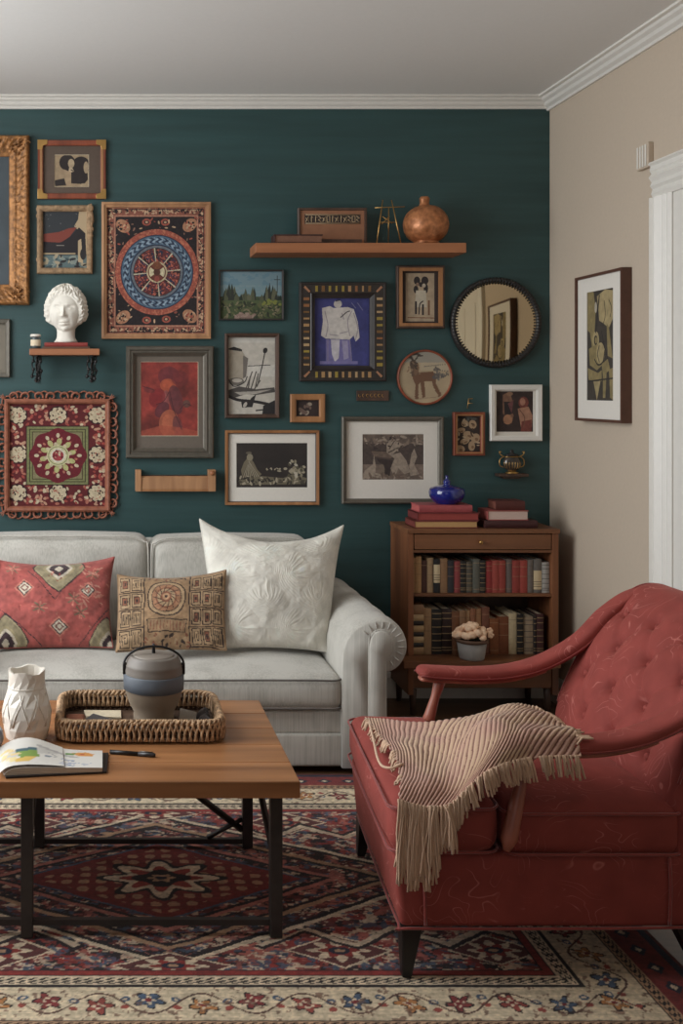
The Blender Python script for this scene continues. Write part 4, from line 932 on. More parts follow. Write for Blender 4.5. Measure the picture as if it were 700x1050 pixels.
# 18 round mirror
t = thing('round_mirror', 'large round mirror with a dark ribbed rim on the teal wall', 'mirror', (PX(507.5), WALL, PZ(378)))
cx, cz, rad = PX(507), PZ(331), 46.5*WALL/F
m_, nt2, b_ = nodes('tinted_mirror'); b_.inputs['Base Color'].default_value = rgba((196, 180, 152)); b_.inputs['Metallic'].default_value = 1; b_.inputs['Roughness'].default_value = .04
prof = [(rad*.90*k/24+1e-5, .014+.006*(1-(k/24)**2)) for k in range(25)]
ringmesh(cx, cz, prof, 128).build('convex_glass', m_, t)
ringmesh(cx, cz, [(rad*.885, .010), (rad*.89, .020), (rad*.915, .028), (rad*.96, .030), (rad*.99, .022), (rad, .001), (rad*.9, .001)], 128).build('rim', M['blackframe'], t)
mb = MB()
for k in range(84):
    a = 2*PI*k/84; mb.tube([(cx+r*math.cos(a), WALL-h, cz+r*math.sin(a)) for r, h in ((rad*.855, .020), (rad*.89, .026), (rad*.93, .034), (rad*.985, .026))], .0034, 5)
mb.build('rim_ribs', M['iron'], t)
# 19 small red wood frame
c = Cv(467, 426, 492, 463, 5, (58, 46, 40)); lt = (186, 156, 120)
for (x, y, rx, ry, rt) in ((476, 434, 3.5, 3.6, 10), (484, 435, 4, 4.5, -20), (472, 441, 4.5, 2.6, -10), (480, 446, 6, 4, 20), (487, 449, 4.5, 5, 30), (476, 452, 5, 3, -20), (483, 457, 3.4, 5, 0), (471, 460, 5, 4, 10)): c.ell(x, y, rx, ry, lt, rt); c.ell(x+1, y+1, rx*.4, ry*.3, (140, 106, 76), rt)
c.dabs(468, 430, 491, 462, 16, [(90, 66, 50), (204, 180, 146)], (.5, .9), 4, 2.5); c.dabs(467, 426, 492, 431, 8, [(90, 92, 88)], (1, 1.6), 8, 2)
picture('flower_print', 'small narrow reddish-framed picture of pale blossoms, left of the white-framed picture', (463.5, 422.5, 495.5, 467), 4, .026, M['redwood'], cv=c, lip=(2.3, 3.6, .029, M['tanframe']))
# 20 white frame with two faces
c = Cv(508, 401, 546, 443, 4.5, (62, 46, 42)); c.mottle(.2, .15, 5)
c.poly([(515, 405), (519, 403), (523, 405), (525, 412), (523, 420), (526, 426), (524, 434), (516, 434), (517, 426), (515, 424), (515, 412)], (140, 100, 78)); c.poly([(516, 412), (523, 412), (525, 424), (517, 427)], (52, 42, 42)); c.ell(522, 404, 3.2, 2, (160, 120, 92)); c.ell(520, 430, 4.5, 5, (176, 124, 90)); c.poly([(520, 414), (526, 410), (524, 424)], (120, 70, 70))
c.ell(536, 413, 5, 6, (130, 66, 56)); c.poly([(530, 419), (541, 417), (545, 426), (544, 440), (534, 442), (532, 430)], (184, 132, 104)); c.ell(535, 412, 2.8, 3.8, (188, 130, 106)); c.poly([(534, 432), (544, 430), (544, 443), (533, 443)], (130, 66, 56)); c.curve([(532, 420), (537, 428), (536, 438)], 1, (130, 84, 66)); c.mottle(.15, .4, 8)
picture('portrait_in_white_frame', 'square white frame around a dark picture of two standing figures, beside the room corner', (501, 394.5, 554, 452), 5.5, .026, M['white'], mat_m=M['matboard'], pr=(508, 401, 546, 443), cv=c)
# 21 small ornament on little ledge
t = thing('ledge_shelf', 'tiny dark wooden ledge under the white-framed picture', 'wall ledge', (PX(522), WALL, PZ(488)))
mb = MB(); z = PZ(485); mb.box(PX(507), PX(537), WALL-.06, WALL-.001, z-.014, z); mb.build('ledge', M['darkwood'], t, bevel=.002)
mb = MB(); mb.prism([(PX(511), z-.014), (PX(533), z-.014), (PX(530), z-.026), (PX(514), z-.026)], 1, WALL-.03, WALL-.001); mb.build('bracket', M['darkwood'], t, bevel=.001)
t = thing('brass_ornament', 'small round brass and glass ornament with curled handles on the tiny ledge', 'ornament', (PX(522), WALL-.032, z+.0005))
oy = WALL-.032; mb = MB(); ox = PX(522)
mb.lathe([(0, 0), (.03, 0), (.03, .005), (.018, .01), (.014, .014)], (ox, oy, z+.0005), 24); mb.build('foot', M['brass'], t)
mb = MB(); mb.lathe([(.012, .012), (.032, .02), (.042, .04), (.042, .058), (.034, .078), (.026, .084)], (ox, oy, z), 24, sq=.62)
mb.build('bowl', mat('smoky_glass', (70, 64, 58), .15, .2, 20, .05, metal=.2, coat=.5), t)
mb = MB()
for k in range(9): a = k*PI/9; mb.tube([(ox+.041*math.cos(a)*math.sin(u)*1.02, oy-abs(.026*math.sin(a)*math.sin(u)), z+.046-.034*math.cos(u)) for u in np.linspace(.3, 2.6, 10)], .0016, 5)
mb.tube([(ox+.036*math.cos(u), oy+.022*math.sin(u), z+.082) for u in np.linspace(0, 2*PI, 24, endpoint=False)], .002, 5, closed=True); mb.build('brass_ribs', M['brass'], t)
for s in (-1, 1):
    mb = MB(); mb.tube(smooth_path([(ox+s*.034, oy, z+.08), (ox+s*.055, oy, z+.092), (ox+s*.06, oy, z+.106), (ox+s*.05, oy, z+.104)], 5), .0026, 6); mb.tube(smooth_path([(ox+s*.04, oy, z+.03), (ox+s*.058, oy, z+.04), (ox+s*.057, oy, z+.068), (ox+s*.04, oy, z+.082)], 5), .0024, 6); mb.build('handle', M['brass'], t)
mb = MB(); mb.lathe([(0, .09), (.034, .088), (.03, .096), (.012, .102), (.008, .108), (.012, .114), (.0, .122)], (ox, oy, z-.004), 20, sq=.62); mb.build('lid', M['iron'], t)
# 22 little hook
t = thing('wall_hook', 'tiny wire hook on the teal wall above the small flower picture', 'hook', (PX(480), WALL, PZ(420)))
mb = MB(); mb.tube([(PX(478.5), WALL-.004, PZ(419)), (PX(479.3), WALL-.005, PZ(414)), (PX(480), WALL-.004, PZ(409)), (PX(484), WALL-.008, PZ(408.6))], .0018, 6); mb.tube([(PX(479.6), WALL-.005, PZ(413.5)), (PX(483.5), WALL-.012, PZ(413.6))], .0016, 6); mb.tube([(PX(480), WALL-.004, PZ(409)), (PX(480), WALL+.001, PZ(409))], .0016, 6); mb.build('wire', M['brass'], t)

# ------------------------------------------------------------ right wall picture
t = thing('picture_on_right_wall', 'tall black and ochre abstract print in a deep brown frame on the beige wall', 'picture', (RIGHT, 4.64, 1.363))
y0, y1, z0, z1 = 4.423, 4.862, 1.363, 2.007; D = .044
def side(mb, pr_, seg=None):
    rings = [[(RIGHT-h, a, b) for a, b in ((y0+i, z0+i), (y1-i, z0+i), (y1-i, z1-i), (y0+i, z1-i))] for i, h in pr_]
    mb.grid(np.array(rings), cv=True, smooth=False); return mb
side(MB(), [(0, .001), (0, D), (.012, D), (.012, .03), (.012, .004)]).build('frame', mat('chocolate_wood', (88, 58, 46), .45, .12, 30, .05), t)
mb = MB(); a0, a1, b0, b1 = y0+.095, y1-.10, z0+.092, z1-.075
for (p, q_, r_, s_) in ((y0+.01, a0, z0+.01, z1-.01), (a1, y1-.01, z0+.01, z1-.01), (a0, a1, z0+.01, b0), (a0, a1, b1, z1-.01)): mb.box(RIGHT-.034, RIGHT-.031, p, q_, r_, s_)
mb.build('mat_board', M['matboard'], t)
c = Cv(0, 0, 44, 80, 6, (70, 62, 54)); oc = (150, 132, 86); lt = (176, 156, 110); dk = (50, 44, 42)
c.poly([(0, 0), (10, 0), (14, 14), (12, 30), (9, 46), (4, 30), (0, 28)], oc); c.poly([(16, 4), (30, 0), (44, 2), (42, 22), (36, 28), (26, 24), (20, 22), (18, 12)], lt); c.poly([(32, 24), (36, 28), (42, 50), (34, 48)], oc)
c.ell(14, 36, 5.5, 6.5, lt); c.ell(14, 36, 3, 3.6, dk); c.ell(14.5, 36, 2, 2.4, oc); c.poly([(2, 42), (10, 40), (24, 38), (30, 44), (26, 54), (16, 58), (4, 54)], oc); c.ell(22, 46, 7, 8, lt); c.curve([(12, 50), (18, 54), (26, 52), (29, 44)], 1.2, dk); c.curve([(20, 4), (18, 12), (16, 22), (14, 30)], 1.6, dk)
c.poly([(0, 56), (18, 60), (24, 58), (24, 66), (2, 65)], oc); c.poly([(10, 66), (22, 66), (16, 80)], lt); c.poly([(24, 54), (34, 50), (38, 58), (32, 60), (30, 78), (26, 78), (26, 62)], oc); c.poly([(36, 58), (44, 56), (44, 80), (38, 78)], oc); c.ell(14, 12, 2, 4, (190, 180, 160)); c.line([(0, 66), (44, 64)], 1, dk); c.curve([(26, 26), (30, 18), (28, 8)], .8, dk); c.curve([(36, 8), (40, 14), (38, 20)], .8, dk); c.curve([(24, 30), (28, 40), (34, 50)], 1, dk); c.curve([(20, 40), (17, 46), (20, 52)], .9, dk); c.mottle(.15, .3, 3)
hh, ww = c.A.shape[:2]; Yg, Zg = np.meshgrid(np.linspace(a1, a0, ww), np.linspace(b1, b0, hh)); mb = MB(); mb.grid(np.stack([np.full(Yg.shape, RIGHT-.030), Yg, Zg], 2), col=c.lin()); mb.build('print', M['paint'], t, colors=True)
mb = MB(); mb.box(RIGHT-.028, RIGHT-.001, y0+.011, y1-.011, z0+.011, z1-.011); mb.build('backing', M['darkwood'], t)

# ============================================================ SHELVES ON THE WALL
# long floating shelf
t = thing('floating_shelf', 'long warm brown floating shelf high on the teal wall', 'shelf', ((PX(262, 5.04)+PX(478, 5.04))/2, WALL, 2.147))
SX0, SX1, ST = PX(262, 5.04), PX(478, 5.04), 2.192
mb = MB(); mb.box(SX0, SX1, 5.04, WALL-.001, 2.146, ST); mb.build('shelf_board', M['shelfwood'], t, bevel=.002)
# framed plaque on the shelf
t = thing('lettered_panel', 'wide low brown framed panel with a carved ornamental band, on the long shelf', 'framed panel', (PX(340, 5.17), 5.17, ST+.0005))
Yp = 5.17; px0, px1 = PX(305, Yp), PX(375.5, Yp); pz1 = PZ(213.5, Yp)
def fp(i0, h, i1=None): pass
zz0 = ST+.0005
rings = [[(a, Yp-h, b) for a, b in ((px0+i, zz0+i), (px1-i, zz0+i), (px1-i, pz1-i), (px0+i, pz1-i))] for i, h in [(0, -.012), (0, .012), (.003, .014), (.01, .014), (.012, .008), (.012, -.008)]]
mb = MB(); mb.grid(np.array(rings), cv=True, smooth=False); mb.build('frame', M['darkwood'], t)
mb = MB(); mb.box(px0+.011, px1-.011, Yp-.006, Yp+.006, zz0+.011, pz1-.011); mb.build('panel', mat('tan_panel', (150, 104, 76), .7, .1, 20, .1), t)
mb = MB(); bz = PZ(224, Yp); L0, L1 = PX(312, Yp), PX(369, Yp); q = random.Random(12)
mb.box(L0, L1, Yp-.0075, Yp-.0055, bz-.028, bz+.020, col=lin((60, 48, 42)))
n = 13
for k in range(n):
    x = L0+.012+(L1-L0-.024)*k/(n-1); cc = lin((206, 178, 140)); s = .007; kind = q.choice([0, 1, 2, 3])
    z_ = bz-.004; y_ = Yp-.0085
    P4 = {0: [(-s, -.014), (-s, .014), (s, .014), (s, -.014), (-s, -.014)], 1: [(-s, .014), (s, .004), (-s, -.004), (s, -.014)], 2: [(0, -.015), (0, .015), (s, .006)], 3: [(-s, -.014), (s, .014), (s, -.014), (-s, .006)]}[kind]
    mb.tube([(x+a, y_, z_+b) for a, b in P4], .0017, 4, col=cc)
for zq in (bz+.017, bz-.025): mb.tube([(L0+.003, Yp-.0085, zq), (L1-.003, Yp-.0085, zq)], .0016, 4, col=lin((200, 170, 130)))
mb.build('ornamental_band', vcol('band_paint', .6, .1), t, colors=True)
mb = MB(); mb.box(PX(312, Yp), PX(370, Yp), Yp-.02, Yp-.0075, zz0+.012, zz0+.032); mb.build('lower_rail', M['darkwood'], t, bevel=.002)
# dark wooden box / stacked books lying at the left end
t = thing('dark_book', 'dark brown book lying flat at the left end of the long shelf', 'book', (PX(303, 5.1), 5.1, ST+.0005))
bx0, bx1 = PX(280, 5.08), PX(330, 5.08)
mb = MB(); z_ = ST+.0005; mb.box(bx0, bx1, 5.055, 5.15, z_, z_+.005); mb.box(bx0, bx1, 5.055, 5.15, z_+.036, z_+.042); mb.box(bx0, bx0+.006, 5.055, 5.15, z_+.005, z_+.036); mb.build('cover', mat('dark_brown_leather', (66, 40, 36), .5, .15, 40, .2), t, bevel=.0015)
mb = MB(); mb.box(bx0+.006, bx1-.006, 5.06, 5.146, z_+.005, z_+.036); mb.build('pages', mat('aged_pages', (120, 84, 66), .9, .1, 60, .3), t)
# brass easel
t = thing('brass_easel', 'small empty brass wire easel on the long shelf beside the copper jug', 'easel', (PX(399, 5.12), 5.12, ST+.0005))
Ye = 5.10; zb = ST+.003
for (xa, xb) in ((386, 394), (411, 403)):
    mb = MB(); mb.tube([(PX(xa, Ye), Ye, zb), (PX(xb, Ye), Ye+.03, PZ(204, Ye))], .0028, 8); mb.build('leg', M['brass'], t)
mb = MB(); mb.tube([(PX(398, Ye+.09), Ye+.09, zb), (PX(398.5, Ye+.03), Ye+.032, PZ(212, Ye))], .0024, 8); mb.build('rear_leg', M['brass'], t)
for (pa, pb, r_) in (((384, 213), (415, 212), .0022), ((389, 228), (405, 228), .002), ((392, 222), (402, 229), .002), ((391, 230), (399, 222), .002)):
    mb = MB(); Yc = Ye+.022; mb.tube([(PX(pa[0], Yc), Yc, PZ(pa[1], Yc)), (PX(pb[0], Yc), Yc, PZ(pb[1], Yc))], r_, 8); mb.build('crossbar', M['brass'], t)
# copper gourd jug
t = thing('copper_jug', 'round hammered copper-coloured jug with a short neck on the long shelf', 'jug', (PX(436.5, 5.13), 5.13, ST+.0005))
mb = MB(); s = 5.13/F
pf = [(0, 0), (.055, 0), (.06, .006), (.062, .012)]
for a in np.linspace(-62, 66, 26): pf.append((.106*math.cos(math.radians(a))**.9, .012+.088+.094*math.sin(math.radians(a))*1.0))
pf = [(r, z) for r, z in pf]; pf[4:] = [(r, z-.002) for r, z in pf[4:]]
mb.lathe(pf, (PX(436.5, 5.13), 5.13, ST+.0005), 64); g = mb.v[0]
ang = np.arctan2(g[:, 1]-5.13, g[:, 0]-PX(436.5, 5.13)); w_ = .0035*(fbm(ang*1.6+5, g[:, 2]*26, 1.6, 7)-.5)*2*(g[:, 2] > ST+.02); 
g[:, 0] += w_*np.cos(ang); g[:, 1] += w_*np.sin(ang)
mb.build('body', mat('hammered_copper', (168, 106, 68), .36, .3, 40, .6, metal=.35, c2=(184, 122, 80)), t, weld=True)
mb = MB(); cx = PX(435, 5.13); mb.lathe([(.036, .180), (.026, .188), (.022, .2), (.023, .215), (.024, .224), (.018, .232), (.006, .234), (0, .234)], (cx, 5.13, ST+.0005), 28); mb.build('neck', bpy.data.materials['hammered_copper'], t)
# small shelf with bust
t = thing('bracket_shelf', 'small warm wood shelf on two black iron brackets, holding the white bust', 'shelf', (PX(65), WALL, PZ(392)))
Ys = 5.09; zt = PZ(357.5, Ys); zb_ = PZ(364, Ys)
mb = MB(); mb.box(PX(30, Ys), PX(102, Ys), Ys, WALL-.001, zb_, zt); mb.build('shelf_board', M['shelfwood'], t, bevel=.002)
for xa in (38, 94):
    mb = MB(); x = PX(xa, 5.16); zz = zb_
    mb.box(x-.005, x+.005, Ys+.012, WALL-.001, zz-.008, zz); mb.box(x-.005, x+.005, WALL-.009, WALL-.001, zz-.13, zz)
    for k, (o_, L_) in enumerate(((-.018, .105), (0, .125), (.018, .115))):
        pts = [(x+o_+.004*math.sin(u*2), Ys+.025+.012*math.sin(u*1.4+k), zz-.004-L_*u/6) for u in np.linspace(0, 6, 14)]; mb.tube(pts, .0038, 6)
        for e in (3, 8, 12): mb.ball(pts[e], .0085, 6)
    mb.tube([(x+.0, Ys+.02+.09*(1-math.cos(u)), zz-.01-.11*math.sin(u)) for u in np.linspace(0, 1.5, 9)], .004, 6)
    mb.tube([(x+.013*math.cos(u), Ys+.04+.02*math.sin(u), zz-.10) for u in np.linspace(0, 2*PI, 12, endpoint=False)], .003, 5, closed=True)
    mb.build('iron_bracket', M['iron'], t)
def flatbook(name, label, x0, x1, y0, y1, z, h, col, pg=(206, 190, 160), grp=None, spine='front', rough=.6):
    t = thing(name, label, 'book', ((x0+x1)/2, (y0+y1)/2, z), grp); th = min(.004, h*.16)
    m_ = mat('book_cover_%d_%d_%d' % col, col, rough, .1, 40, .1, k=.78)
    mb = MB(); mb.box(x0, x1, y0, y1, z, z+th); mb.box(x0, x1, y0, y1, z+h-th, z+h)
    if spine == 'front':
        n = 6; mb.prism([(y0-.004*math.sin(PI*k/n), z+h*k/n) for k in range(n+1)]+[(y0+.003, z+h), (y0+.003, z)], 0, x0, x1)
        pb = (x0+.004, x1-.004, y0+.003, y1-.004)
    else:
        mb.box(x0, x0+.003, y0, y1, z, z+h); pb = (x0+.003, x1-.005, y0+.003, y1-.005)
    mb.build('cover', m_, t, bevel=.0008)
    mb = MB(); mb.box(pb[0], pb[1], pb[2], pb[3], z+th, z+h-th); mb.build('pages', mat('pages_%d' % pg[0], pg, .9, .08, 80, .3, stretch=(1, 1, 12)), t)
    return t
flatbook('thin_book', 'thin red book lying under the white bust', PX(46, 5.15), PX(90, 5.15), 5.105, 5.215, zt+.010, .020, (150, 58, 50))
flatbook('thin_book', 'thin brown notebook under the red book beneath the bust', PX(44, 5.15), PX(92, 5.15), 5.10, 5.22, zt+.0005, .0092, (110, 80, 64))
bz0 = zt+.0305
# jar
t = thing('small_jar', 'small dark jar with pale label and lid, beside the bust on its shelf', 'jar', (PX(36.5, 5.13), 5.13, zt+.0005)); jx = PX(36.5, 5.13)
mb = MB(); mb.lathe([(0, 0), (.021, 0), (.024, .004), (.024, .05), (.019, .056), (.019, .060)], (jx, 5.13, zt+.0005), 28); mb.build('body', mat('dark_jar_glass', (66, 74, 74), .2, .1, 20, 0, coat=.5), t)
mb = MB(); mb.lathe([(.0243, .014), (.0246, .015), (.0246, .042), (.0243, .043)], (jx, 5.13, zt+.0005), 28); mb.build('paper_label', M['paper'], t)
mb = MB(); mb.lathe([(.019, .058), (.026, .058), (.026, .066), (.022, .070), (0, .070)], (jx, 5.13, zt+.0005), 28); mb.build('lid', M['ceramic'], t)
# bust
def bust():
    cx, cy, base = PX(67.5, 5.15), 5.155, bz0
    t = thing('plaster_bust', 'white plaster bust of a curly-haired head on the small bracket shelf', 'bust', (cx, cy, base))
    hc = np.array([cx, cy, base+.152])
    def G(x, z, x0, z0, sx, sz): return np.exp(-((x-x0)/sx)**2-((z-z0)/sz)**2)
    def fn(P, D):
        x, y, z = P[..., 0]/1.0, P[..., 1], P[..., 2]
        jaw = np.clip((-z-.01)/.10, 0, 1); k = 1-.36*jaw**1.4
        X = x*k; Y = y*(1-.18*jaw); Z = z.copy(); front = np.clip(-D[..., 1]*1.6, 0, 1)
        sx = X+.0
        d = np.zeros_like(x); ax = np.abs(sx)
        d += .024*np.exp(-(sx/.0072)**2)*np.clip((.028-z)/.060, 0, 1)*(z > -.034)*(1) + .012*np.exp(-(sx/.012)**2)*np.exp(-((z+.030)/.008)**2)
        d += .007*G(ax, z, .012, -.031, .006, .006)                        # nostrils
        d -= .013*G(ax, z, .034, .012, .016, .011)                         # eye sockets
        d += .012*G(ax, z, .034, .008, .0115, .0065)                       # lids
        d -= .005*np.exp(-((z-.0065+.25*(ax-.031)**2/.03)/.0016)**2)*np.exp(-((ax-.031)/.012)**4)
        d += .003*np.exp(-((z-.032-.1*(ax-.03))/.006)**2)*np.exp(-((ax-.032)/.022)**4)  # brow
        d += .009*G(sx, z, 0, -.058, .018, .006)+.009*G(sx, z, 0, -.071, .015, .006)-.007*G(sx, z, 0, -.0645, .021, .0022)-.004*G(sx, z, 0, -.082, .014, .005)
        d += .011*G(sx, z, 0, -.098, .018, .014)+.004*G(ax, z, .040, -.03, .016, .02)-.003*G(ax, z, .030, -.062, .008, .02)
        Y = Y-d*front
        hair = np.clip((np.hypot(X/.074, (z+.012)/.088)-1)*9, 0, 1); hair = np.where(D[..., 1] > .15, 1.0, hair)*np.clip((z+.075)/.03, 0, 1)
        th = np.arctan2(D[..., 0], -D[..., 1]); cur = np.sin(z*150+2.2*np.sin(th*9))*np.sin(th*15+2*np.sin(z*110)); cur = .5+.5*cur
        f = hair*(.007+.013*cur)
        return np.stack([X+D[..., 0]*f, Y+D[..., 1]*f, Z+D[..., 2]*f], 2)
    mb = MB(); mb.ball((0, 0, 0), (.098, .088, .124), 130, fn=fn)
    # turn and tilt the head a little
    P = mb.v[0]; a = math.radians(6); ca, sa = math.cos(a), math.sin(a)
    P = np.stack([P[:, 0]*ca+P[:, 1]*sa, -P[:, 0]*sa+P[:, 1]*ca, P[:, 2]], 1); mb.v[0] = P*.93+hc
    pr = [(0, 0), (.052, 0), (.058, .005), (.05, .014), (.044, .026), (.043, .05), (.048, .09)]
    mb.lathe(pr, (cx, cy+.008, base), 40)
    for s in (-1, 1): mb.ball((cx+s*.079, cy+.006, base+.142), (.011, .014, .024), 12)
    mb.build('sculpted_head', M['plaster'], t)
bust()
# ============================================================ BOOKCASE
BX0, BX1, BF, BB = 1.402, 2.094, 4.925, 5.222
bc = thing('low_bookcase', 'low walnut bookcase with a drawer and two open shelves, behind the armchair', 'bookcase', ((BX0+BX1)/2, 5.07, 0))
BT = .862
def board(name, x0, x1, y0, y1, z0, z1, m=None, bv=.002, parent=bc):
    mb = MB(); mb.box(x0, x1, y0, y1, z0, z1); return mb.build(name, m or M['walnut'], parent, bevel=bv)
board('side_panel', BX0, BX0+.026, BF, BB, .10, BT-.02, M['walnutz']); board('side_panel', BX1-.030, BX1, BF, BB, .10, BT-.02, M['walnutz'])
board('top_board', BX0-.004, BX1+.004, BF-.006, BB, BT-.02, BT)
board('drawer_rail', BX0+.026, BX1-.03, BF+.004, BB-.012, .752, .765); board('shelf_board', BX0+.026, BX1-.03, BF+.006, BB-.012, .550, .564)
board('bottom_board', BX0+.026, BX1-.03, BF, BB-.012, .262, .280); board('projecting_lip', BX0-.045, BX1-.03, BF-.095, BF, .246, .2795)
board('plinth', BX0+.026, BX1-.03, BF+.006, BF+.024, .13, .262); board('back_panel', BX0+.026, BX1-.03, BB-.012, BB-.002, .13, BT-.02, M['darkwood'])
dr = board('drawer_front', BX0+.030, BX1-.034, BF+.001, BF+.02, .768, .838, M['walnut'])
mb = MB(); mb.ball((PX(492, BF), BF-.014, .803), (.009, .008, .009), 10); mb.tube([(PX(492, BF), BF-.01, .803), (PX(492, BF), BF+.002, .803)], .004, 8); mb.build('knob', M['brass'], dr)
for x in (BX0+.03, BX1-.04):
    for y in (BF+.03, BB-.04):
        mb = MB(); mb.lathe([(0, .0), (.012, 0), (.018, .12), (0, .132)], (x, y, .0005), 14); mb.build('leg', M['darkwood'], bc)
cols_u = [((176, 130, 86), 'tan', 97, 112, 155), ((196, 152, 104), 'pale tan', 113, 136, 150), ((84, 50, 40), 'dark brown', 137, 157, 165), ((190, 158, 120), 'beige', 158, 182, 155), ((38, 36, 36), 'black book with a beige spine label', 183, 206, 160), ((160, 122, 88), 'light brown', 207, 234, 158), ((56, 54, 60), 'dark slate', 235, 258, 165), ((160, 74, 74), 'rose', 260, 282, 168), ((36, 34, 34), 'black book with gold bands', 283, 304, 168), ((92, 86, 76), 'olive grey banded', 306, 330, 170), ((104, 104, 94), 'grey-green', 332, 356, 160), ((38, 34, 34), 'near-black', 358, 378, 165), ((160, 56, 54), 'deep red', 380, 403, 168), ((176, 78, 68), 'salmon red', 404, 428, 165), ((166, 70, 60), 'bright red', 429, 454, 165), ((120, 106, 100), 'taupe', 455, 480, 160), ((160, 66, 58), 'crimson', 481, 507, 165), ((174, 74, 64), 'scarlet', 508, 536, 165), ((126, 116, 108), 'grey-brown', 537, 558, 162), ((122, 116, 110), 'grey book with a cream spine label', 560, 590, 160), ((190, 186, 178), 'pale grey banded', 592, 625, 172)]
cols_l = [((172, 136, 98), 'tan', 144, 174, 345), ((34, 30, 30), 'black patterned', 176, 212, 350), ((52, 34, 34), 'dark maroon patterned', 214, 250, 348), ((132, 88, 60), 'brown', 252, 280, 358), ((160, 122, 90), 'light brown', 281, 303, 355), ((180, 142, 104), 'sand-coloured', 304, 321, 355), ((162, 108, 78), 'reddish tan', 323, 340, 348), ((176, 130, 92), 'warm beige', 341, 362, 348), ((132, 82, 62), 'chestnut', 365, 393, 342), ((148, 88, 50), 'orange-brown', 395, 427, 385), ((136, 78, 46), 'russet', 428, 466, 378), ((214, 196, 158), 'cream', 467, 497, 365), ((34, 32, 32), 'black', 498, 522, 370), ((176, 156, 130), 'beige book with dark band', 524, 558, 378), ((44, 34, 34), 'very dark narrow', 560, 572, 372), ((78, 42, 42), 'dark red patterned', 573, 598, 368)]
ORD = ['first', 'second', 'third', 'fourth', 'fifth', 'sixth', 'seventh', 'eighth', 'ninth', 'tenth', 'eleventh', 'twelfth', 'thirteenth', 'fourteenth', 'fifteenth', 'sixteenth', 'seventeenth', 'eighteenth', 'nineteenth', 'twentieth', 'last']
q = random.Random(21)
def upright(i, spec, z, shelf, nn, neigh):
    col, nm, a, b, top = spec
    Yf = BF+.022+q.uniform(0, .012); x0 = max(PX(395+a/3.684, Yf)+.0003, BX0+.0275); x1 = min(PX(395+(b+1)/3.684, Yf)-.0005, BX1-.0315)
    h = PZ(530+top/3.684, Yf)-z-.0005; w = x1-x0; dp = min(.16+q.uniform(0, .03), .18)
    lab = nm if 'book' in nm else nm+' book'
    where = 'at the left end' if i == 0 else ('at the right end' if i == nn-1 else 'between %s and %s ones' % (neigh[0].replace(' book', '').replace(' patterned', '').replace(' banded', '').split(' with')[0], neigh[1].replace(' book', '').replace(' patterned', '').replace(' banded', '').split(' with')[0]))
    t = thing('upright_book', '%s, %s bookcase shelf, %s' % (lab.replace('with a ', 'with '), shelf, where), 'book', ((x0+x1)/2, Yf, z+.0005), 'books standing on the %s shelf' % shelf)
    z0 = z+.0005; n = 6; cv = .003
    mb = MB(); m_ = 'spine_%d_%d_%d' % col; m_ = bpy.data.materials.get(m_) or mat(m_, col, .62, .12, 60, .12, k=.76)
    arc = [(x0+w*k/n, Yf+cv*(1-math.sin(PI*k/n))) for k in range(n+1)]
    mb.prism(arc+[(x1, Yf+.010), (x0, Yf+.010)], 2, z0, z0+h)
    th = min(.0022, w*.14); mb.box(x0, x0+th, Yf+.01, Yf+dp, z0, z0+h); mb.box(x1-th, x1, Yf+.01, Yf+dp, z0, z0+h)
    cvr = mb.build('cover', m_, t)
    mb = MB(); mb.box(x0+th, x1-th, Yf+.01, Yf+dp-.004, z0+.003, z0+h-.004); mb.build('pages', M['paper'], t)
    def band(za, zb, c, e=.0006):
        mb = MB(); mb.prism([(x, y-e) for x, y in arc]+[(x1, Yf+.006), (x0, Yf+.006)], 2, z0+za, z0+zb); return mb, c
    bm_ = lambda c: bpy.data.materials.get('foil_%d_%d_%d' % c) or mat('foil_%d_%d_%d' % c, c, .5, .05, 60, .02)
    if 'label' in nm:
        la = (.30, .84) if 'beige' in nm else (.10, .66); c_ = (206, 186, 150); mb, _ = band(h*la[0], h*la[1], c_); mb.build('spine_label', bm_(c_), t)
        for k in range(3): mb, _ = band(h*(la[0]+.08+k*.07), h*(la[0]+.095+k*.07), c_, .0011); mb.build('printed_line', bm_((70, 60, 54)), t)
    elif 'band' in nm or 'pattern' in nm or (col[0]+col[1]+col[2] < 130):
        c_ = (150, 126, 90) if sum(col) < 400 else (84, 78, 76)
        for k, zq in enumerate((.08, .14, .3, .45, .6, .78, .9)): 
            mb, _ = band(h*zq, h*(zq+.018), c_); mb.build('spine_band', bm_(c_), t)
    else:
        c_ = tuple(int(v*.72) for v in col) if sum(col) > 330 else (150, 120, 90)
        for zq in q.choice([(.1, .88), (.84,), (.12, .7, .84), (.5, .8)]): mb, _ = band(h*zq, h*(zq+.014), c_); mb.build('spine_band', bm_(c_), t)
for lst, z, shelf in ((cols_u, .564, 'upper'), (cols_l, .280, 'lower')):
    nms = [s[1] for s in lst]
    for i, s in enumerate(lst): upright(i, s, z, shelf, len(lst), (nms[max(0, i-1)], nms[min(len(lst)-1, i+1)]))
# stack of books lying at the left of the lower shelf
z = .2805; st = [((176, 140, 100), 'tan', 30), ((44, 36, 34), 'dark brown', 17), ((206, 178, 136), 'cream', 26), ((44, 34, 32), 'near-black', 17), ((190, 156, 112), 'sand', 27), ((50, 40, 36), 'dark umber', 18), ((196, 164, 122), 'pale beige', 26), ((150, 112, 80), 'light brown', 40)]
xa, xb = BX0+.0285, PX(395+143/3.684, BF+.03)-.001
for k, (col, nm, hpx) in enumerate(st):
    h = hpx/3.684*BF/F*.93
    flatbook('lying_book', '%s book of the flat stack in bookcase, %s' % (nm, 'at the bottom' if k == 0 else ('topmost' if k == len(st)-1 else 'resting on the %s one' % st[k-1][1])), xa, xb, BF+.02, BF+.17, z, h, col, grp='books lying in the stack on the lower shelf'); z += h+.0004
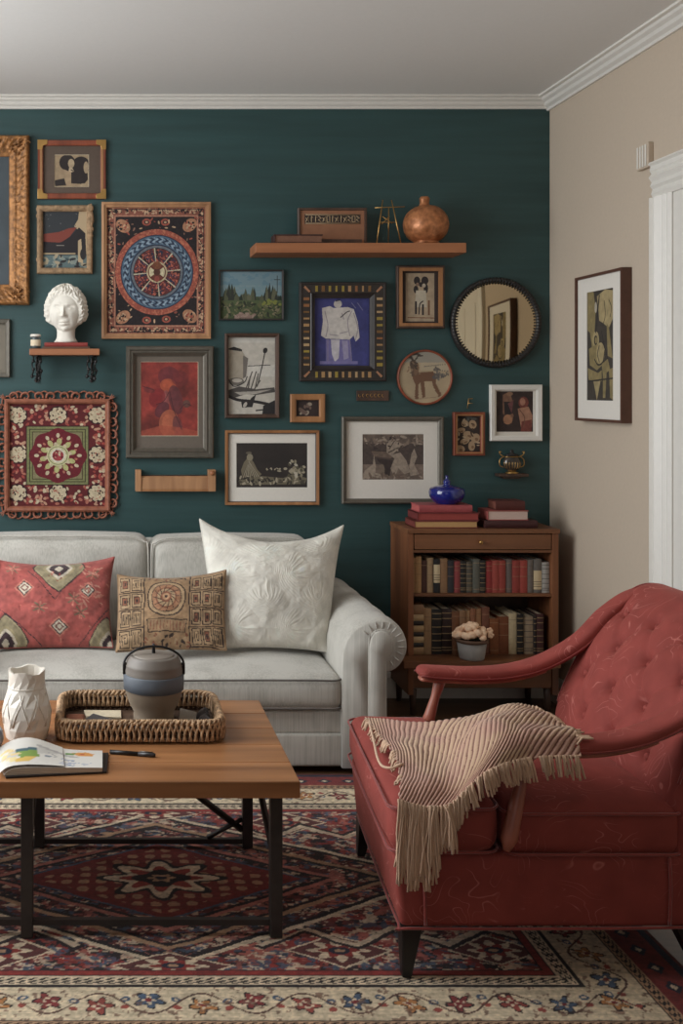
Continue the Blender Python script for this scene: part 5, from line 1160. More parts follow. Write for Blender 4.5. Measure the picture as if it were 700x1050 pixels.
# books on the top
z = BT+.0005
def S(px0, px1, Y, y1, z, h, **k): return dict(x0=PX(px0, Y), x1=PX(px1, Y), y0=Y, y1=y1, z=z, h=h, **k)
flatbook('flat_book', 'wide red and tan book at the bottom of the left pile atop the bookcase', y0=4.955, y1=5.11, x0=PX(425, 4.955), x1=PX(490, 4.955), z=z, h=.033, col=(132, 64, 56), pg=(190, 150, 100), spine='x')
flatbook('flat_book', 'red book in the middle of the left pile on the bookcase', y0=4.96, y1=5.12, x0=PX(428, 4.96), x1=PX(491.5, 4.96), z=z+.0335, h=.036, col=(124, 52, 50), pg=(150, 66, 60), spine='x')
flatbook('flat_book', 'rose pink book on top of the left pile, under the blue bowl', y0=4.97, y1=5.11, x0=PX(429.5, 4.97), x1=PX(484, 4.97), z=z+.070, h=.034, col=(176, 82, 84), pg=(182, 92, 88))
bowlz = z+.1045
flatbook('flat_book', 'dark maroon book at the bottom of the right pile on the bookcase', y0=4.955, y1=5.11, x0=PX(497, 4.955), x1=PX(551, 4.955), z=z, h=.034, col=(72, 34, 34), pg=(90, 50, 44))
flatbook('flat_book', 'pink book with pale page edges, middle of the right pile atop the bookcase', y0=4.965, y1=5.10, x0=PX(500, 4.965), x1=PX(542, 4.965), z=z+.0345, h=.045, col=(176, 92, 86), pg=(206, 180, 168), spine='x')
flatbook('flat_book', 'small dark red book on top of the right pile on the bookcase', y0=4.98, y1=5.09, x0=PX(508, 4.98), x1=PX(538, 4.98), z=z+.080, h=.042, col=(92, 42, 36), pg=(120, 70, 56))
# blue bowl with finial
t = thing('blue_lidded_bowl', 'glossy cobalt blue lidded bowl on the left pile of books', 'bowl', (PX(458, 5.04), 5.04, bowlz))
gl = mat('cobalt_glaze', (24, 34, 116), .12, .15, 12, .02, coat=.8); cx = PX(458, 5.04); cy = 5.04
mb = MB(); mb.lathe([(0, 0), (.05, 0), (.052, .004), (.066, .014), (.080, .034), (.083, .052), (.079, .068), (.074, .074), (.070, .071)], (cx, cy, bowlz), 48); mb.build('bowl_body', gl, t)
mb = MB(); mb.lathe([(.071, .070), (.06, .079), (.035, .085), (.018, .088), (.014, .094), (.018, .100), (.016, .108), (.008, .114), (.006, .120), (.008, .126), (.004, .132), (0, .133)], (cx, cy, bowlz), 40); mb.build('lid', gl, t)
# potted flowers
py_ = BF-.048; pc = PX(483.5, py_); pz = .280
t = thing('potted_flowers', 'small grey pot of peach blossoms standing on the bookcase lower ledge', 'potted plant', (pc, py_, pz))
mb = MB(); mb.lathe([(0, 0), (.052, 0), (.055, .004), (.066, .078), (.064, .080), (.060, .078), (.05, .01), (0, .008)], (pc, py_, pz), 40); mb.build('pot', mat('grey_pot', (160, 156, 152), .6, .06, 30, .1), t)
mb = MB(); mb.lathe([(.0655, .076), (.074, .079), (.075, .090), (.068, .093), (.062, .086), (.062, .078)], (pc, py_, pz), 40); mb.build('rim', mat('brown_pot_rim', (96, 70, 54), .6, .1, 30, .1), t)
mb = MB(); mb.lathe([(0, .084), (.062, .082)], (pc, py_, pz), 20); mb.build('soil', mat('soil', (50, 36, 28), .95, .3, 80, .5), t)
mb = MB(); q = random.Random(14)
for k in range(60):
    a = q.uniform(0, 2*PI); e = math.sqrt(q.random()); x = pc+.072*e*math.cos(a); y = py_+.058*e*math.sin(a); zz = pz+.098+.062*(1-e*e)*q.uniform(.55, 1)+.004*q.random()
    r = q.uniform(.013, .022)
    mb.ball((x, y, zz), (r, r, r*.8), 9, fn=lambda P, D, s=k: P*(1+.22*np.sin(D[..., 0]*7+s)*np.sin(D[..., 1]*7)*np.cos(D[..., 2]*6))[..., None])
for (dx, dz) in ((-.08, .112), (.082, .108), (.078, .128), (-.055, .135)):
    for j in range(5):
        a = j*1.26; mb.ball((pc+dx+.008*math.cos(a), py_-.01, pz+dz+.008*math.sin(a)), (.008, .004, .008), 6)
mb.build('blossoms', mat('peach_petals', (244, 196, 160), .8, .12, 60, .3, c2=(250, 214, 182)), t)
mb = MB()
for k in range(9):
    a = k*.7; mb.tube([(pc+.02*math.cos(a), py_+.02*math.sin(a), pz+.082), (pc+.04*math.cos(a), py_+.035*math.sin(a), pz+.11)], .002, 5)
mb.build('stems', mat('stem_green', (84, 92, 56), .7, .1, 30, .1), t)

# ============================================================ COFFEE TABLE
TX0, TX1, TF, TB, TT = -1.02, .532, 2.885, 3.645, .447
tb = thing('coffee_table', 'low coffee table with a planked brown wood top on a dark steel frame', 'table', ((TX0+TX1)/2, (TF+TB)/2, 0))
mb = MB(); nb = 5; w = (TB-TF)/nb
for k in range(nb): mb.box(TX0, TX1, TF+k*w+(.0008 if k else 0), TF+(k+1)*w-.0008, TT-.046, TT)
mb.build('planked_top', M['tabletop'], tb, bevel=.003)
LX = (.472, -.205, -.9); FY, RY = TF+.02, 3.50; lw = .0165
for i, x in enumerate(LX):
    for nm, y in (('leg', FY+.02), ('leg', RY)):
        mb = MB(); mb.box(x-lw, x+lw, y-lw, y+lw, .0135, TT-.046); mb.build(nm, M['steel'], tb, bevel=.002)
    mb = MB(); mb.box(x-.012, x+.012, FY+.02+lw, RY-lw, TT-.07, TT-.046); mb.build('top_rail', M['steel'], tb)
    if x > -.5:
        # side diagonal
        mb = MB(); a = np.array([x-.0, RY-.02, TT-.06]); b_ = np.array([x, FY+.04, .215]); mb.tube([a, b_], .010, 4); mb.build('side_brace', M['steel'], tb)
for (x0, x1) in ((LX[1], LX[0]), (LX[2], LX[1])):
    for y, z in ((FY+.02, .052), (RY, .03)):
        mb = MB(); mb.box(x0+lw, x1-lw, y-.008, y+.008, z-.008, z+.008); mb.build('low_rail', M['steel'], tb)
mb = MB(); mb.tube([(.02, RY, TT-.048), (LX[0]-.016, RY, .065)], .011, 4); mb.build('rear_brace', M['steel'], tb)
mb = MB(); mb.tube([(LX[0]-.13, RY, .04), (LX[0]-.016, RY, .1)], .008, 4); mb.build('rear_gusset', M['steel'], tb)
mb = MB(); mb.tube([(-.64, RY, TT-.048), (LX[2]+.016, RY, .065)], .011, 4); mb.build('rear_brace', M['steel'], tb)

# ---- woven tray
trx0, trx1, try0, try1 = -.138, .366, 3.19, 3.52; z0 = TT+.0005
t = thing('woven_tray', 'rectangular brown woven wicker tray in the middle of the coffee table', 'tray', ((trx0+trx1)/2, (try0+try1)/2, z0))
wick = mat('wicker', (140, 108, 80), .65, .35, 60, .5, c2=(190, 156, 120)); wickd = mat('dark_wicker', (84, 62, 46), .7, .3, 60, .5)
def rr_path(x0, x1, y0, y1, r, n=160):
    per = []
    for cx, cy, a0 in ((x1-r, y1-r, 0), (x0+r, y1-r, 90), (x0+r, y0+r, 180), (x1-r, y0+r, 270)):
        for k in range(8): a = math.radians(a0+k*90/7); per.append((cx+r*math.cos(a), cy+r*math.sin(a)))
    per = np.array(per); d = np.r_[0, np.cumsum(np.linalg.norm(np.diff(np.vstack([per, per[:1]]), axis=0), axis=1))]
    s = np.linspace(0, d[-1], n, endpoint=False); pp = np.vstack([per, per[:1]])
    return np.stack([np.interp(s, d, pp[:, 0]), np.interp(s, d, pp[:, 1])], 1)
mb = MB(); pp = rr_path(trx0+.014, trx1-.014, try0+.014, try1-.014, .05, 80)
mb.add([(x, y, z0+.001) for x, y in pp]+[(x, y, z0+.007) for x, y in pp], [tuple(range(80)), tuple(range(159, 79, -1))]+[(i, (i+1) % 80, 80+(i+1) % 80, 80+i) for i in range(80)], smooth=False)
mb.build('woven_base', wickd, t)
mb = MB(); N = 190
pin = rr_path(trx0+.012, trx1-.012, try0+.012, try1-.012, .05, N); pout = rr_path(trx0, trx1, try0, try1, .06, N)
for j, zz in enumerate((.008, .019, .030, .041)):
    P3 = []
    for k in range(N*2):
        f = k/2; i = int(f) % N; g = (i+1) % N; p = pin[i]*(1-(f % 1))+pin[g]*(f % 1); o_ = pout[i]*(1-(f % 1))+pout[g]*(f % 1)
        wv = .5+.35*math.sin(k*PI/2+j*PI); c_ = p*(1-wv)+o_*wv; flare = 1+.02*zz/.04; P3.append((c_[0], c_[1], z0+zz))
    mb.tube(P3, .0052, 6, closed=True)
mb.build('woven_courses', wickd, t, kind='stuff')
mb = MB()
for k in range(0, N):
    p, o_ = pin[k], pout[k]; d_ = (o_-p)/np.linalg.norm(o_-p); tg = np.array([-d_[1], d_[0]])*.005*(1 if k % 2 else -1)
    pts = [(o_[0]+d_[0]*.001, o_[1]+d_[1]*.001, z0+.008), (o_[0]+d_[0]*.003+tg[0], o_[1]+d_[1]*.003+tg[1], z0+.03), (o_[0]+d_[0]*.002-tg[0], o_[1]+d_[1]*.002-tg[1], z0+.055), ((p[0]+o_[0])/2, (p[1]+o_[1])/2, z0+.068), (p[0]-tg[0], p[1]-tg[1], z0+.052), (p[0]-d_[0]*.002, p[1]-d_[1]*.002, z0+.02)]
    mb.tube(smooth_path(pts, 3), .0042, 6)
mb.build('woven_stakes', wick, t)
mb = MB(); mid = (pin+pout)/2
for ph in range(3):
    P3 = []
    for k in range(N*2):
        i = (k//2) % N; a = k*.55+ph*2*PI/3; p = mid[i] if k % 2 == 0 else (mid[i]+mid[(i+1) % N])/2; d_ = pout[i]-pin[i]; d_ = d_/np.linalg.norm(d_)
        P3.append((p[0]+d_[0]*.0075*math.cos(a), p[1]+d_[1]*.0075*math.cos(a), z0+.061+.0065*math.sin(a)))
    mb.tube(P3, .0042, 6, closed=True)
mb.build('braided_rim', wick, t)
tz = z0+.0085
# things lying in the tray
t = thing('dark_folded_napkin', 'dark brown pointed folded cloth lying in the left of the woven tray', 'napkin', (-.02, 3.3, tz))
mb = MB(); mb.hexa([(-.09, 3.27, tz), (.03, 3.235, tz), (.14, 3.30, tz), (-.03, 3.40, tz)], [(-.085, 3.275, tz+.016), (.025, 3.245, tz+.005), (.13, 3.30, tz+.004), (-.03, 3.39, tz+.024)]); mb.build('folded_cloth', fabric('dark_cloth', (44, 32, 30), None, .1), t, bevel=.004)
t = thing('wooden_spoon_rest', 'small rust brown leather scrap at the left inside the woven tray', 'leather scrap', (-.085, 3.34, tz))
mb = MB(); mb.soft(-.115, -.055, 3.29, 3.40, tz, tz+.02, .009, 12); mb.build('leather', mat('rust_leather', (130, 78, 56), .6, .2, 60, .2), t, weld=True)
t.name = 'leather_scrap'
t = thing('pale_booklet', 'pale paper booklet lying in the woven tray behind the canister', 'booklet', (.02, 3.43, tz))
mb = MB(); mb.hexa([(-.05, 3.41, tz), (.06, 3.405, tz), (.06, 3.48, tz), (-.06, 3.475, tz)], [(-.05, 3.41, tz+.008), (.06, 3.405, tz+.006), (.06, 3.48, tz+.006), (-.06, 3.475, tz+.008)]); mb.build('sheets', M['paper'], t, bevel=.001)
t = thing('folded_paper', 'grey folded paper lying on the right inside the woven tray', 'paper', (.27, 3.38, tz))
mb = MB(); mb.hexa([(.235, 3.34, tz), (.285, 3.30, tz), (.30, 3.42, tz), (.25, 3.45, tz)], [(.235, 3.34, tz+.004), (.285, 3.30, tz+.006), (.30, 3.42, tz+.018), (.25, 3.45, tz+.022)]); mb.build('sheet', mat('grey_paper', (160, 150, 138), .9, .05, 40, .1), t, bevel=.001)
t = thing('dark_cloth_scrap', 'crumpled dark brown cloth at the right end of the woven tray', 'cloth', (.32, 3.38, tz))
mb = MB(); mb.soft(.300, .334, 3.30, 3.43, tz, tz+.028, .013, 16, fn=lambda Q: Q+.004*np.sin(Q[..., [1, 2, 0]]*120)); mb.build('crumpled_cloth', bpy.data.materials['dark_cloth'], t, weld=True)
# canister
cx, cy = PX(157.5, 3.385), 3.385; cz = tz
t = thing('grey_canister', 'round-bellied grey-brown canister with a blue-grey band and black arched handle, in the tray', 'canister', (cx, cy, cz))
k_ = 3.385/F
body_p = [(0, 0), (.060, 0), (.064, .004), (.064, .022), (.062, .030), (.078, .062), (.088, .09), (.0905, .104)]
mb = MB(); mb.lathe(body_p, (cx, cy, cz), 56); mb.build('lower_body', mat('taupe_stoneware', (142, 126, 108), .55, .06, 30, .1), t)
mb = MB(); mb.lathe([(.0905, .103), (.0945, .105), (.0955, .125), (.0955, .150), (.0935, .153), (.0905, .153)], (cx, cy, cz), 56); mb.build('blue_band', mat('blue_grey_band', (92, 98, 106), .5, .06, 30, .05), t)
mb = MB(); mb.lathe([(.091, .152), (.0915, .165), (.089, .176), (.090, .179), (.087, .184), (.083, .196), (.078, .203), (.0765, .207), (.070, .209), (.06, .206)], (cx, cy, cz), 56); mb.build('upper_body', mat('grey_stoneware', (122, 114, 106), .5, .06, 30, .05), t)
mb = MB(); mb.lathe([(.066, .2), (.066, .208), (.058, .212), (.03, .214), (0, .215)], (cx, cy, cz), 48); mb.build('lid', mat('lid_stoneware', (136, 126, 116), .45, .05, 30, .05), t)
mb = MB(); mb.lathe([(0, .2), (.006, .213), (.005, .236), (.0035, .244), (0, .245)], (cx, cy, cz), 14); mb.build('lid_pin', M['blackwood'], t)
mb = MB(); pts = [(cx+.094*math.cos(a)*1.0, cy-.01, cz+.180+.058*math.sin(a)) for a in np.linspace(-.25, PI+.25, 30)]; mb.tube(pts, .0038, 8); mb.build('arched_handle', M['blackwood'], t)
for s in (-1, 1):
    mb = MB(); mb.soft(cx+s*.092-.006, cx+s*.092+.006, cy-.018, cy-.002, cz+.150, cz+.188, .004, 8); mb.build('handle_lug', M['blackwood'], t, weld=True)
# faceted vase
vx, vy = PX(27.5, 3.24), 3.24; vz = TT+.0005
t = thing('faceted_white_vase', 'white faceted ceramic vase with a jagged notched rim, at the left of the table', 'vase', (vx, vy, vz))
rows = [(.056, 0), (.063, .008), (.070, .040), (.073, .075), (.069, .110), (.060, .140), (.057, .155), (.055, .185), (.056, .212)]
n = 16; P = []
for j, (r, z) in enumerate(rows):
    row = []
    for k in range(n):
        a = 2*PI*k/n+(.5 if j % 2 else 0)*2*PI/n; rr = r*(1+(.03 if (k+j) % 2 and 1 < j < 6 else 0)); zz = z
        if j == len(rows)-1: zz = z-(0, .001, .006, .001, .0, .007, .008, .001)[k % 8]
        row.append((vx+rr*math.cos(a), vy+rr*math.sin(a), vz+zz))
    P.append(row)
inner = [[(vx+(x-vx)*.88, vy+(y-vy)*.88, z-.001) for x, y, z in P[-1]]]+[[(vx+(x-vx)*.86, vy+(y-vy)*.86, z) for x, y, z in P[j]] for j in (6, 4, 2)]
mb = MB(); mb.grid(np.array(P+inner), cv=True, smooth=False); mb.add(P[0], [tuple(range(n))], smooth=False); mb.add(inner[-1], [tuple(range(n))], smooth=False)
mb.build('faceted_body', M['ceramic'], t, weld=True)
mb = MB()
for k in range(8):
    a = 2*PI*k/8+.2
    for s in (1, -1): mb.tube([(vx+r*math.cos(a+s*e), vy+r*math.sin(a+s*e), vz+z) for r, z, e in ((.0705, .05, 0), (.0735, .085, .18), (.068, .115, .36), (.0575, .145, .5))], .0022, 5)
mb.build('raised_ribs', M['ceramic'], t)
mb = MB(); mb.tube([(vx+.0555*math.cos(a), vy+.0555*math.sin(a), vz+.160) for a in np.linspace(0, 2*PI, 40, endpoint=False)], .002, 6, closed=True); mb.build('neck_ring', M['ceramic'], t)
# small patterned bowl at the edge
c = Cv(0, 0, 100, 30, 2, (186, 190, 192)); c.dabs(0, 4, 100, 26, 60, [(70, 88, 120), (120, 130, 150), (220, 220, 216)], (1.5, 3), 4, 1.6)
t = thing('patterned_bowl', 'small blue and white patterned bowl beside the faceted vase, at the photo edge', 'bowl', (-.345, 3.10, vz)); gx, gy = -.345, 3.10
pf = np.array([(.02, 0), (.035, .002), (.052, .02), (.060, .045), (.057, .066), (.05, .078), (.046, .076), (.05, .06), (.03, .02), (0, .012)]); nn = 48
T = np.linspace(0, 2*PI, nn, endpoint=False); g = np.stack([gx+pf[:, None, 0]*np.cos(T), gy+pf[:, None, 0]*np.sin(T), vz+np.repeat(pf[:, 1][:, None], nn, 1)], 2)
U = np.tile(T/(2*PI), (len(pf), 1)); V = np.tile(np.linspace(0, 1, len(pf))[:, None], (1, nn)); mb = MB(); mb.grid(g, cv=True, col=c.sample(U, V)); mb.build('glazed_body', M['glazed'], t, colors=True)

# sketchbook
bz = TT+.0005
t = thing('open_sketchbook', 'open sketchbook with curling watercolour pages, at the front of the coffee table', 'sketchbook', (-.13, 3.0, bz))
cvm = mat('black_book_cover', (42, 36, 34), .5, .1, 40, .1)
mb = MB(); mb.add([(-.262, 2.905, bz), (.012, 2.945, bz), (.018, 3.10, bz), (-.30, 3.07, bz), (-.262, 2.905, bz+.006), (.012, 2.945, bz+.006), (.018, 3.10, bz+.006), (-.30, 3.07, bz+.006)], [(3, 2, 1, 0), (4, 5, 6, 7), (0, 1, 5, 4), (1, 2, 6, 5), (2, 3, 7, 6), (3, 0, 4, 7)], smooth=False); mb.build('dark_cover', cvm, t, bevel=.0015)
pc_ = Cv(0, 0, 100, 60, 3, (226, 220, 210))
pc_.ell(30, 30, 30, 7, (196, 190, 182), -14, .7); pc_.curve([(40, 16), (60, 22), (74, 26)], 5, (170, 164, 160), .8); pc_.poly([(18, 30), (38, 28), (40, 42), (22, 46)], (128, 160, 70)); pc_.poly([(17, 24), (37, 22), (38, 28), (18, 30)], (70, 100, 110)); pc_.poly([(17, 44), (36, 43), (30, 52), (16, 52)], (228, 186, 90)); pc_.poly([(70, 12), (84, 8), (92, 14), (90, 22), (76, 22)], (224, 150, 70)); pc_.poly([(64, 14), (74, 12), (72, 20), (64, 20)], (110, 150, 80)); pc_.ell(80, 16, 3, 2, (200, 90, 60)); pc_.curve([(44, 38), (60, 36), (72, 40)], 1.2, (110, 130, 150)); pc_.curve([(48, 28), (56, 36), (44, 40)], 1, (150, 150, 150))
pc_.dabs(62, 36, 90, 54, 14, [(150, 160, 190), (130, 150, 180)], (.5, 1), 5, 4); pc_.dabs(6, 20, 20, 50, 12, [(236, 214, 150), (230, 200, 140)], (1, 3), 6, 2)
nu, nv = 60, 30; U, V = np.meshgrid(np.linspace(0, 1, nu), np.linspace(0, 1, nv))
def page(U, V, lift=1.0, top=True):
    x = -.268+.268*U+(-.03+.03*U)*V*0; y = 2.912+.150*V+.030*U*(1-V)+.02*U*V
    x = x-.028*V*(1-U)
    h = .007+.022*np.clip(1-U*.55, 0, 1)*(1-np.exp(-U*16)) + .020*np.exp(-((U-.30)/.25)**2)*V + .0*V
    return np.stack([x, y, bz+h*lift], 2)
Pg = page(U, V); mb = MB(); mb.grid(Pg, col=pc_.sample(U, 1-V))
Pb = Pg.copy(); Pb[..., 2] = bz+.0062; mb.grid(Pb, col=lin((200, 190, 176)))
edge = np.concatenate([Pg[0], Pg[1:, -1], Pg[-1, ::-1][1:], Pg[::-1, 0][1:-1]]); edb = edge.copy(); edb[:, 2] = bz+.0062
lay = np.stack([edge*(1-f)+edb*f for f in np.linspace(0, 1, 8)]); lc = np.stack([np.tile(lin((206, 192, 172) if k % 2 else (160, 140, 120)), (len(edge), 1)) for k in range(8)]); mb.grid(lay, cv=True, col=lc.reshape(-1, 3))
mb.build('page_block', M['whitepaper'], t, colors=True)
Pc = Pg.copy()[:, :38]; Pc[..., 2] += .004+.010*np.sin(np.linspace(0, PI, 38))[None]*(.4+.6*V[:, :38]); Pc[..., 0] -= .012*(1-U[:, :38]); mb = MB(); mb.grid(Pc, col=pc_.sample(U[:, :38], 1-V[:, :38])); Pd = Pc.copy(); Pd[..., 2] -= .0007; mb.grid(Pd, col=lin((214, 208, 198)))
mb.build('curling_page', M['whitepaper'], t, colors=True)
# pen
pz_ = TT+.0005; t = thing('black_pen', 'flat black pen lying beside the sketchbook on the coffee table', 'pen', (.06, 3.08, pz_))
a = np.array([.022, 3.105, pz_+.006]); b_ = np.array([.152, 3.075, pz_+.006])
mb = MB(); mb.tube([a, a+(b_-a)*.62], .006, 10); mb.build('barrel', M['blackwood'], t)
mb = MB(); mb.tube([a+(b_-a)*.62, b_-(b_-a)*.04, b_], [.0062, .0062, .004], 10); mb.build('cap', mat('pen_cap', (46, 42, 42), .3, .1, 20, 0), t)
mb = MB(); mb.tube([a+(b_-a)*.66+np.array([0, 0, .0075]), b_-(b_-a)*.06+np.array([0, 0, .0075])], .0016, 6); mb.build('clip', M['pewter'], t)

# ============================================================ ARMCHAIR
CN, CFy = 2.71, 3.45
ch = thing('armchair', 'red velvet button-back armchair with curved padded arms, standing on the rug', 'armchair', (1.2, 3.08, 0))
V_ = M['velvet']
# base body
def SHX(x, y): return x+.085*(y-CN)*np.clip((1.35-x)/.5, 0, 1)
def shp(pts): return [(float(SHX(p[0], p[1])),)+tuple(p[1:]) for p in pts]
def trap(Q):
    q = Q.copy(); f = (q[..., 2]-.14)/.19; q[..., 0] -= .018*f*(q[..., 0] < 1.0); q[..., 0] = SHX(q[..., 0], q[..., 1]); return q
mb = MB(); mb.soft(.752, 1.53, CN, CFy, .14, .326, .018, 26, (0, .004, 0), trap); mb.build('upholstered_base', V_, ch, weld=True)
def pipe(pts, name='welt', parent=ch, r=.0038, closed=False, m=None, k=4):
    pts = shp(pts); mb = MB(); mb.tube(smooth_path(pts, k, closed) if k else pts, r, 6, closed=closed); return mb.build(name, m or M['welt'], parent)
pipe([(.815, CN-.004, .15), (.812, CN-.006, .24), (.806, CN-.004, .32)]); pipe([(1.43, CN-.004, .15), (1.432, CN-.006, .24), (1.43, CN-.004, .32)])
pipe([(1.52, CN+.0, .143), (1.2, CN-.003, .141), (.775, CN-.002, .141), (.752, CN+.02, .142), (.751, 3.1, .142), (.753, CFy-.02, .143)])
# seat cushions: front ear block and the main cushion
def crown(Q): q = Q.copy(); q[..., 2] += .004*np.sin(q[..., 0]*13+q[..., 1]*7); q[..., 0] = SHX(q[..., 0], q[..., 1]); return q
mb = MB(); mb.soft(.728, 1.003, CN-.006, CFy, .326, .458, .04, 24, (.012, .006, .022), crown); fc = mb.build('front_cushion', V_, ch, weld=True)
for z in (.444, .336):
    mb = MB(); mb.tube([(float(SHX(x, y)), y, z) for x, y, _ in top_pipe(.722, 1.004, CN-.010, CFy+.002, z, .042)], .0036, 6, closed=True); mb.build('welt', M['welt'], fc)
mb = MB(); mb.soft(1.016, 1.47, CN+.0, CFy, .318, .446, .035, 24, (.004, .006, .030), crown); sc_ = mb.build('seat_cushion', V_, ch, weld=True)
for z in (.430, .328):
    mb = MB(); mb.tube([(float(SHX(x, y)), y, z) for x, y, _ in top_pipe(1.014, 1.474, CN-.004, CFy+.002, z, .038)], .0036, 6, closed=True); mb.build('welt', M['welt'], sc_)
# back: profile loop lofted along y
inner = smooth_path([(1.440, .30), (1.445, .46), (1.475, .56), (1.535, .68), (1.60, .77), (1.66, .835)], 8)
topc = smooth_path([(1.66, .835), (1.70, .868), (1.745, .884), (1.795, .878), (1.83, .845)], 5)
outer = smooth_path([(1.83, .845), (1.80, .70), (1.735, .50), (1.66, .30), (1.60, .15)], 6)
loop = np.concatenate([inner, topc[1:], outer[1:], [[1.50, .145], [1.46, .20]]])
nin = len(inner); cen = np.array([1.64, .52])
nrm_in = np.zeros_like(loop); tg = np.gradient(loop, axis=0); nrm_in[:, 0] = -tg[:, 1]; nrm_in[:, 1] = tg[:, 0]; nrm_in /= np.linalg.norm(nrm_in, axis=1)[:, None]
ys = np.concatenate([[CN, CN+.003, CN+.012, CN+.028], np.linspace(CN+.045, CFy-.045, 90), [CFy-.028, CFy-.012, CFy-.003, CFy]])
arc_s = np.r_[0, np.cumsum(np.linalg.norm(np.diff(loop, axis=0), axis=1))]
btn = []
for r_, s_ in enumerate((.22, .335, .45, .56)):
    for k in range(4 if r_ % 2 else 3):
        yy = CN+.74*((k+.5)/4 if r_ % 2 else (k+1)/4); btn.append((s_, yy))
G = np.zeros((len(ys), len(loop), 3))
# dense resample of the loop so the tufts read
def reloop(n=150):
    s = np.linspace(0, arc_s[-1], n); return np.interp(s, arc_s, loop[:, 0]), np.interp(s, arc_s, loop[:, 1]), s
lx, lz, ls = reloop(); tx, tz_ = np.gradient(lx), np.gradient(lz); L_ = np.hypot(tx, tz_); nx_, nz_ = -tz_/L_, tx/L_
YY, SS = np.meshgrid(ys, ls, indexing='ij')
d = np.zeros_like(YY); face = np.clip((arc_s[nin-1]+.03-SS)/.05, 0, 1)*np.clip((SS-.12)/.05, 0, 1)
for s_, yy in btn: d -= .024*np.exp(-((SS-s_)**2+(YY-yy)**2)/.019**2)+.012*np.exp(-((SS-s_)**2+(YY-yy)**2)/.05**2)
# pleats linking the buttons
for i, (s1, y1) in enumerate(btn):
    for (s2, y2) in btn[i+1:]:
        if abs(s2-s1) < .14 and abs(s2-s1) > .05 and abs(y2-y1) < .11:
            dx, dy = s2-s1, y2-y1; t_ = np.clip(((SS-s1)*dx+(YY-y1)*dy)/(dx*dx+dy*dy), 0, 1); dist = np.hypot(SS-s1-t_*dx, YY-y1-t_*dy); d -= .007*np.exp(-(dist/.008)**2)
d = d*face+.018*face*np.clip(1-((YY-3.08)/.37)**2, 0, 1)
yin = np.minimum(YY-CN, CFy-YY); sh = .030*(1-np.sqrt(np.clip(1-(1-np.clip(yin/.03, 0, 1))**2, 0, 1)))
Gx = lx[None]+nx_[None]*(d-sh)*-1*-1; Gz = lz[None]+nz_[None]*(d-sh)
Gx = lx[None]+nx_[None]*(d-sh); mb = MB(); g = np.stack([Gx, YY, Gz], 2)
mb.grid(g, cv=True); mb.add(g[0], [tuple(range(g.shape[1]))]); mb.add(g[-1], [tuple(range(g.shape[1]))])
bk = mb.build('buttoned_back', V_, ch, weld=True)
for s_, yy in btn:
    i = int(np.argmin(abs(ls-s_))); px_, pz2 = lx[i]+nx_[i]*(-.014), lz[i]+nz_[i]*(-.014)
    mb = MB(); mb.ball((px_, yy, pz2), (.009, .012, .010), 8); mb.build('button', V_, bk)
for y in (CN+.008, CFy-.008):
    mb = MB(); k0, k1 = 18, 118; mb.tube(np.stack([lx[k0:k1]-nx_[k0:k1]*.006, np.full(k1-k0, y), lz[k0:k1]-nz_[k0:k1]*.006], 1), .0038, 6); mb.build('welt', M['welt'], bk)
# arms
def sweep(path, w, th, name, m, parent, ends=.02):
    path = np.array(path); T = np.gradient(path, axis=0); T /= np.linalg.norm(T, axis=1)[:, None]; Yv = np.array([0, 1.0, 0])
    s = np.r_[0, np.cumsum(np.linalg.norm(np.diff(path, axis=0), axis=1))]; Lt = s[-1]; g = []
    for k in range(len(path)):
        e = min(1, s[k]/ends)if s[k] < ends else 1; e = math.sqrt(max(0.02, 1-(1-e)**2)); N_ = np.cross(T[k], Yv); N_ /= np.linalg.norm(N_)
        if N_[2] < 0: N_ = -N_
        Yk = np.cross(N_, T[k]); Yk /= np.linalg.norm(Yk)
        ww = w[k] if np.ndim(w) else w; hh = th[k] if np.ndim(th) else th
        row = []
        for a in np.linspace(0, 2*PI, 28, endpoint=False):
            ca, sa = math.cos(a), math.sin(a); row.append(path[k]+Yk*(ww/2*e*abs(ca)**.6*np.sign(ca))+N_*(hh/2*e*abs(sa)**.7*np.sign(sa)))
        g.append(row)
    mb = MB(); g = np.array(g); mb.grid(g, cv=True); mb.add(g[0], [tuple(range(28))]); mb.add(g[-1], [tuple(range(28))]); return mb.build(name, m, parent, weld=True)
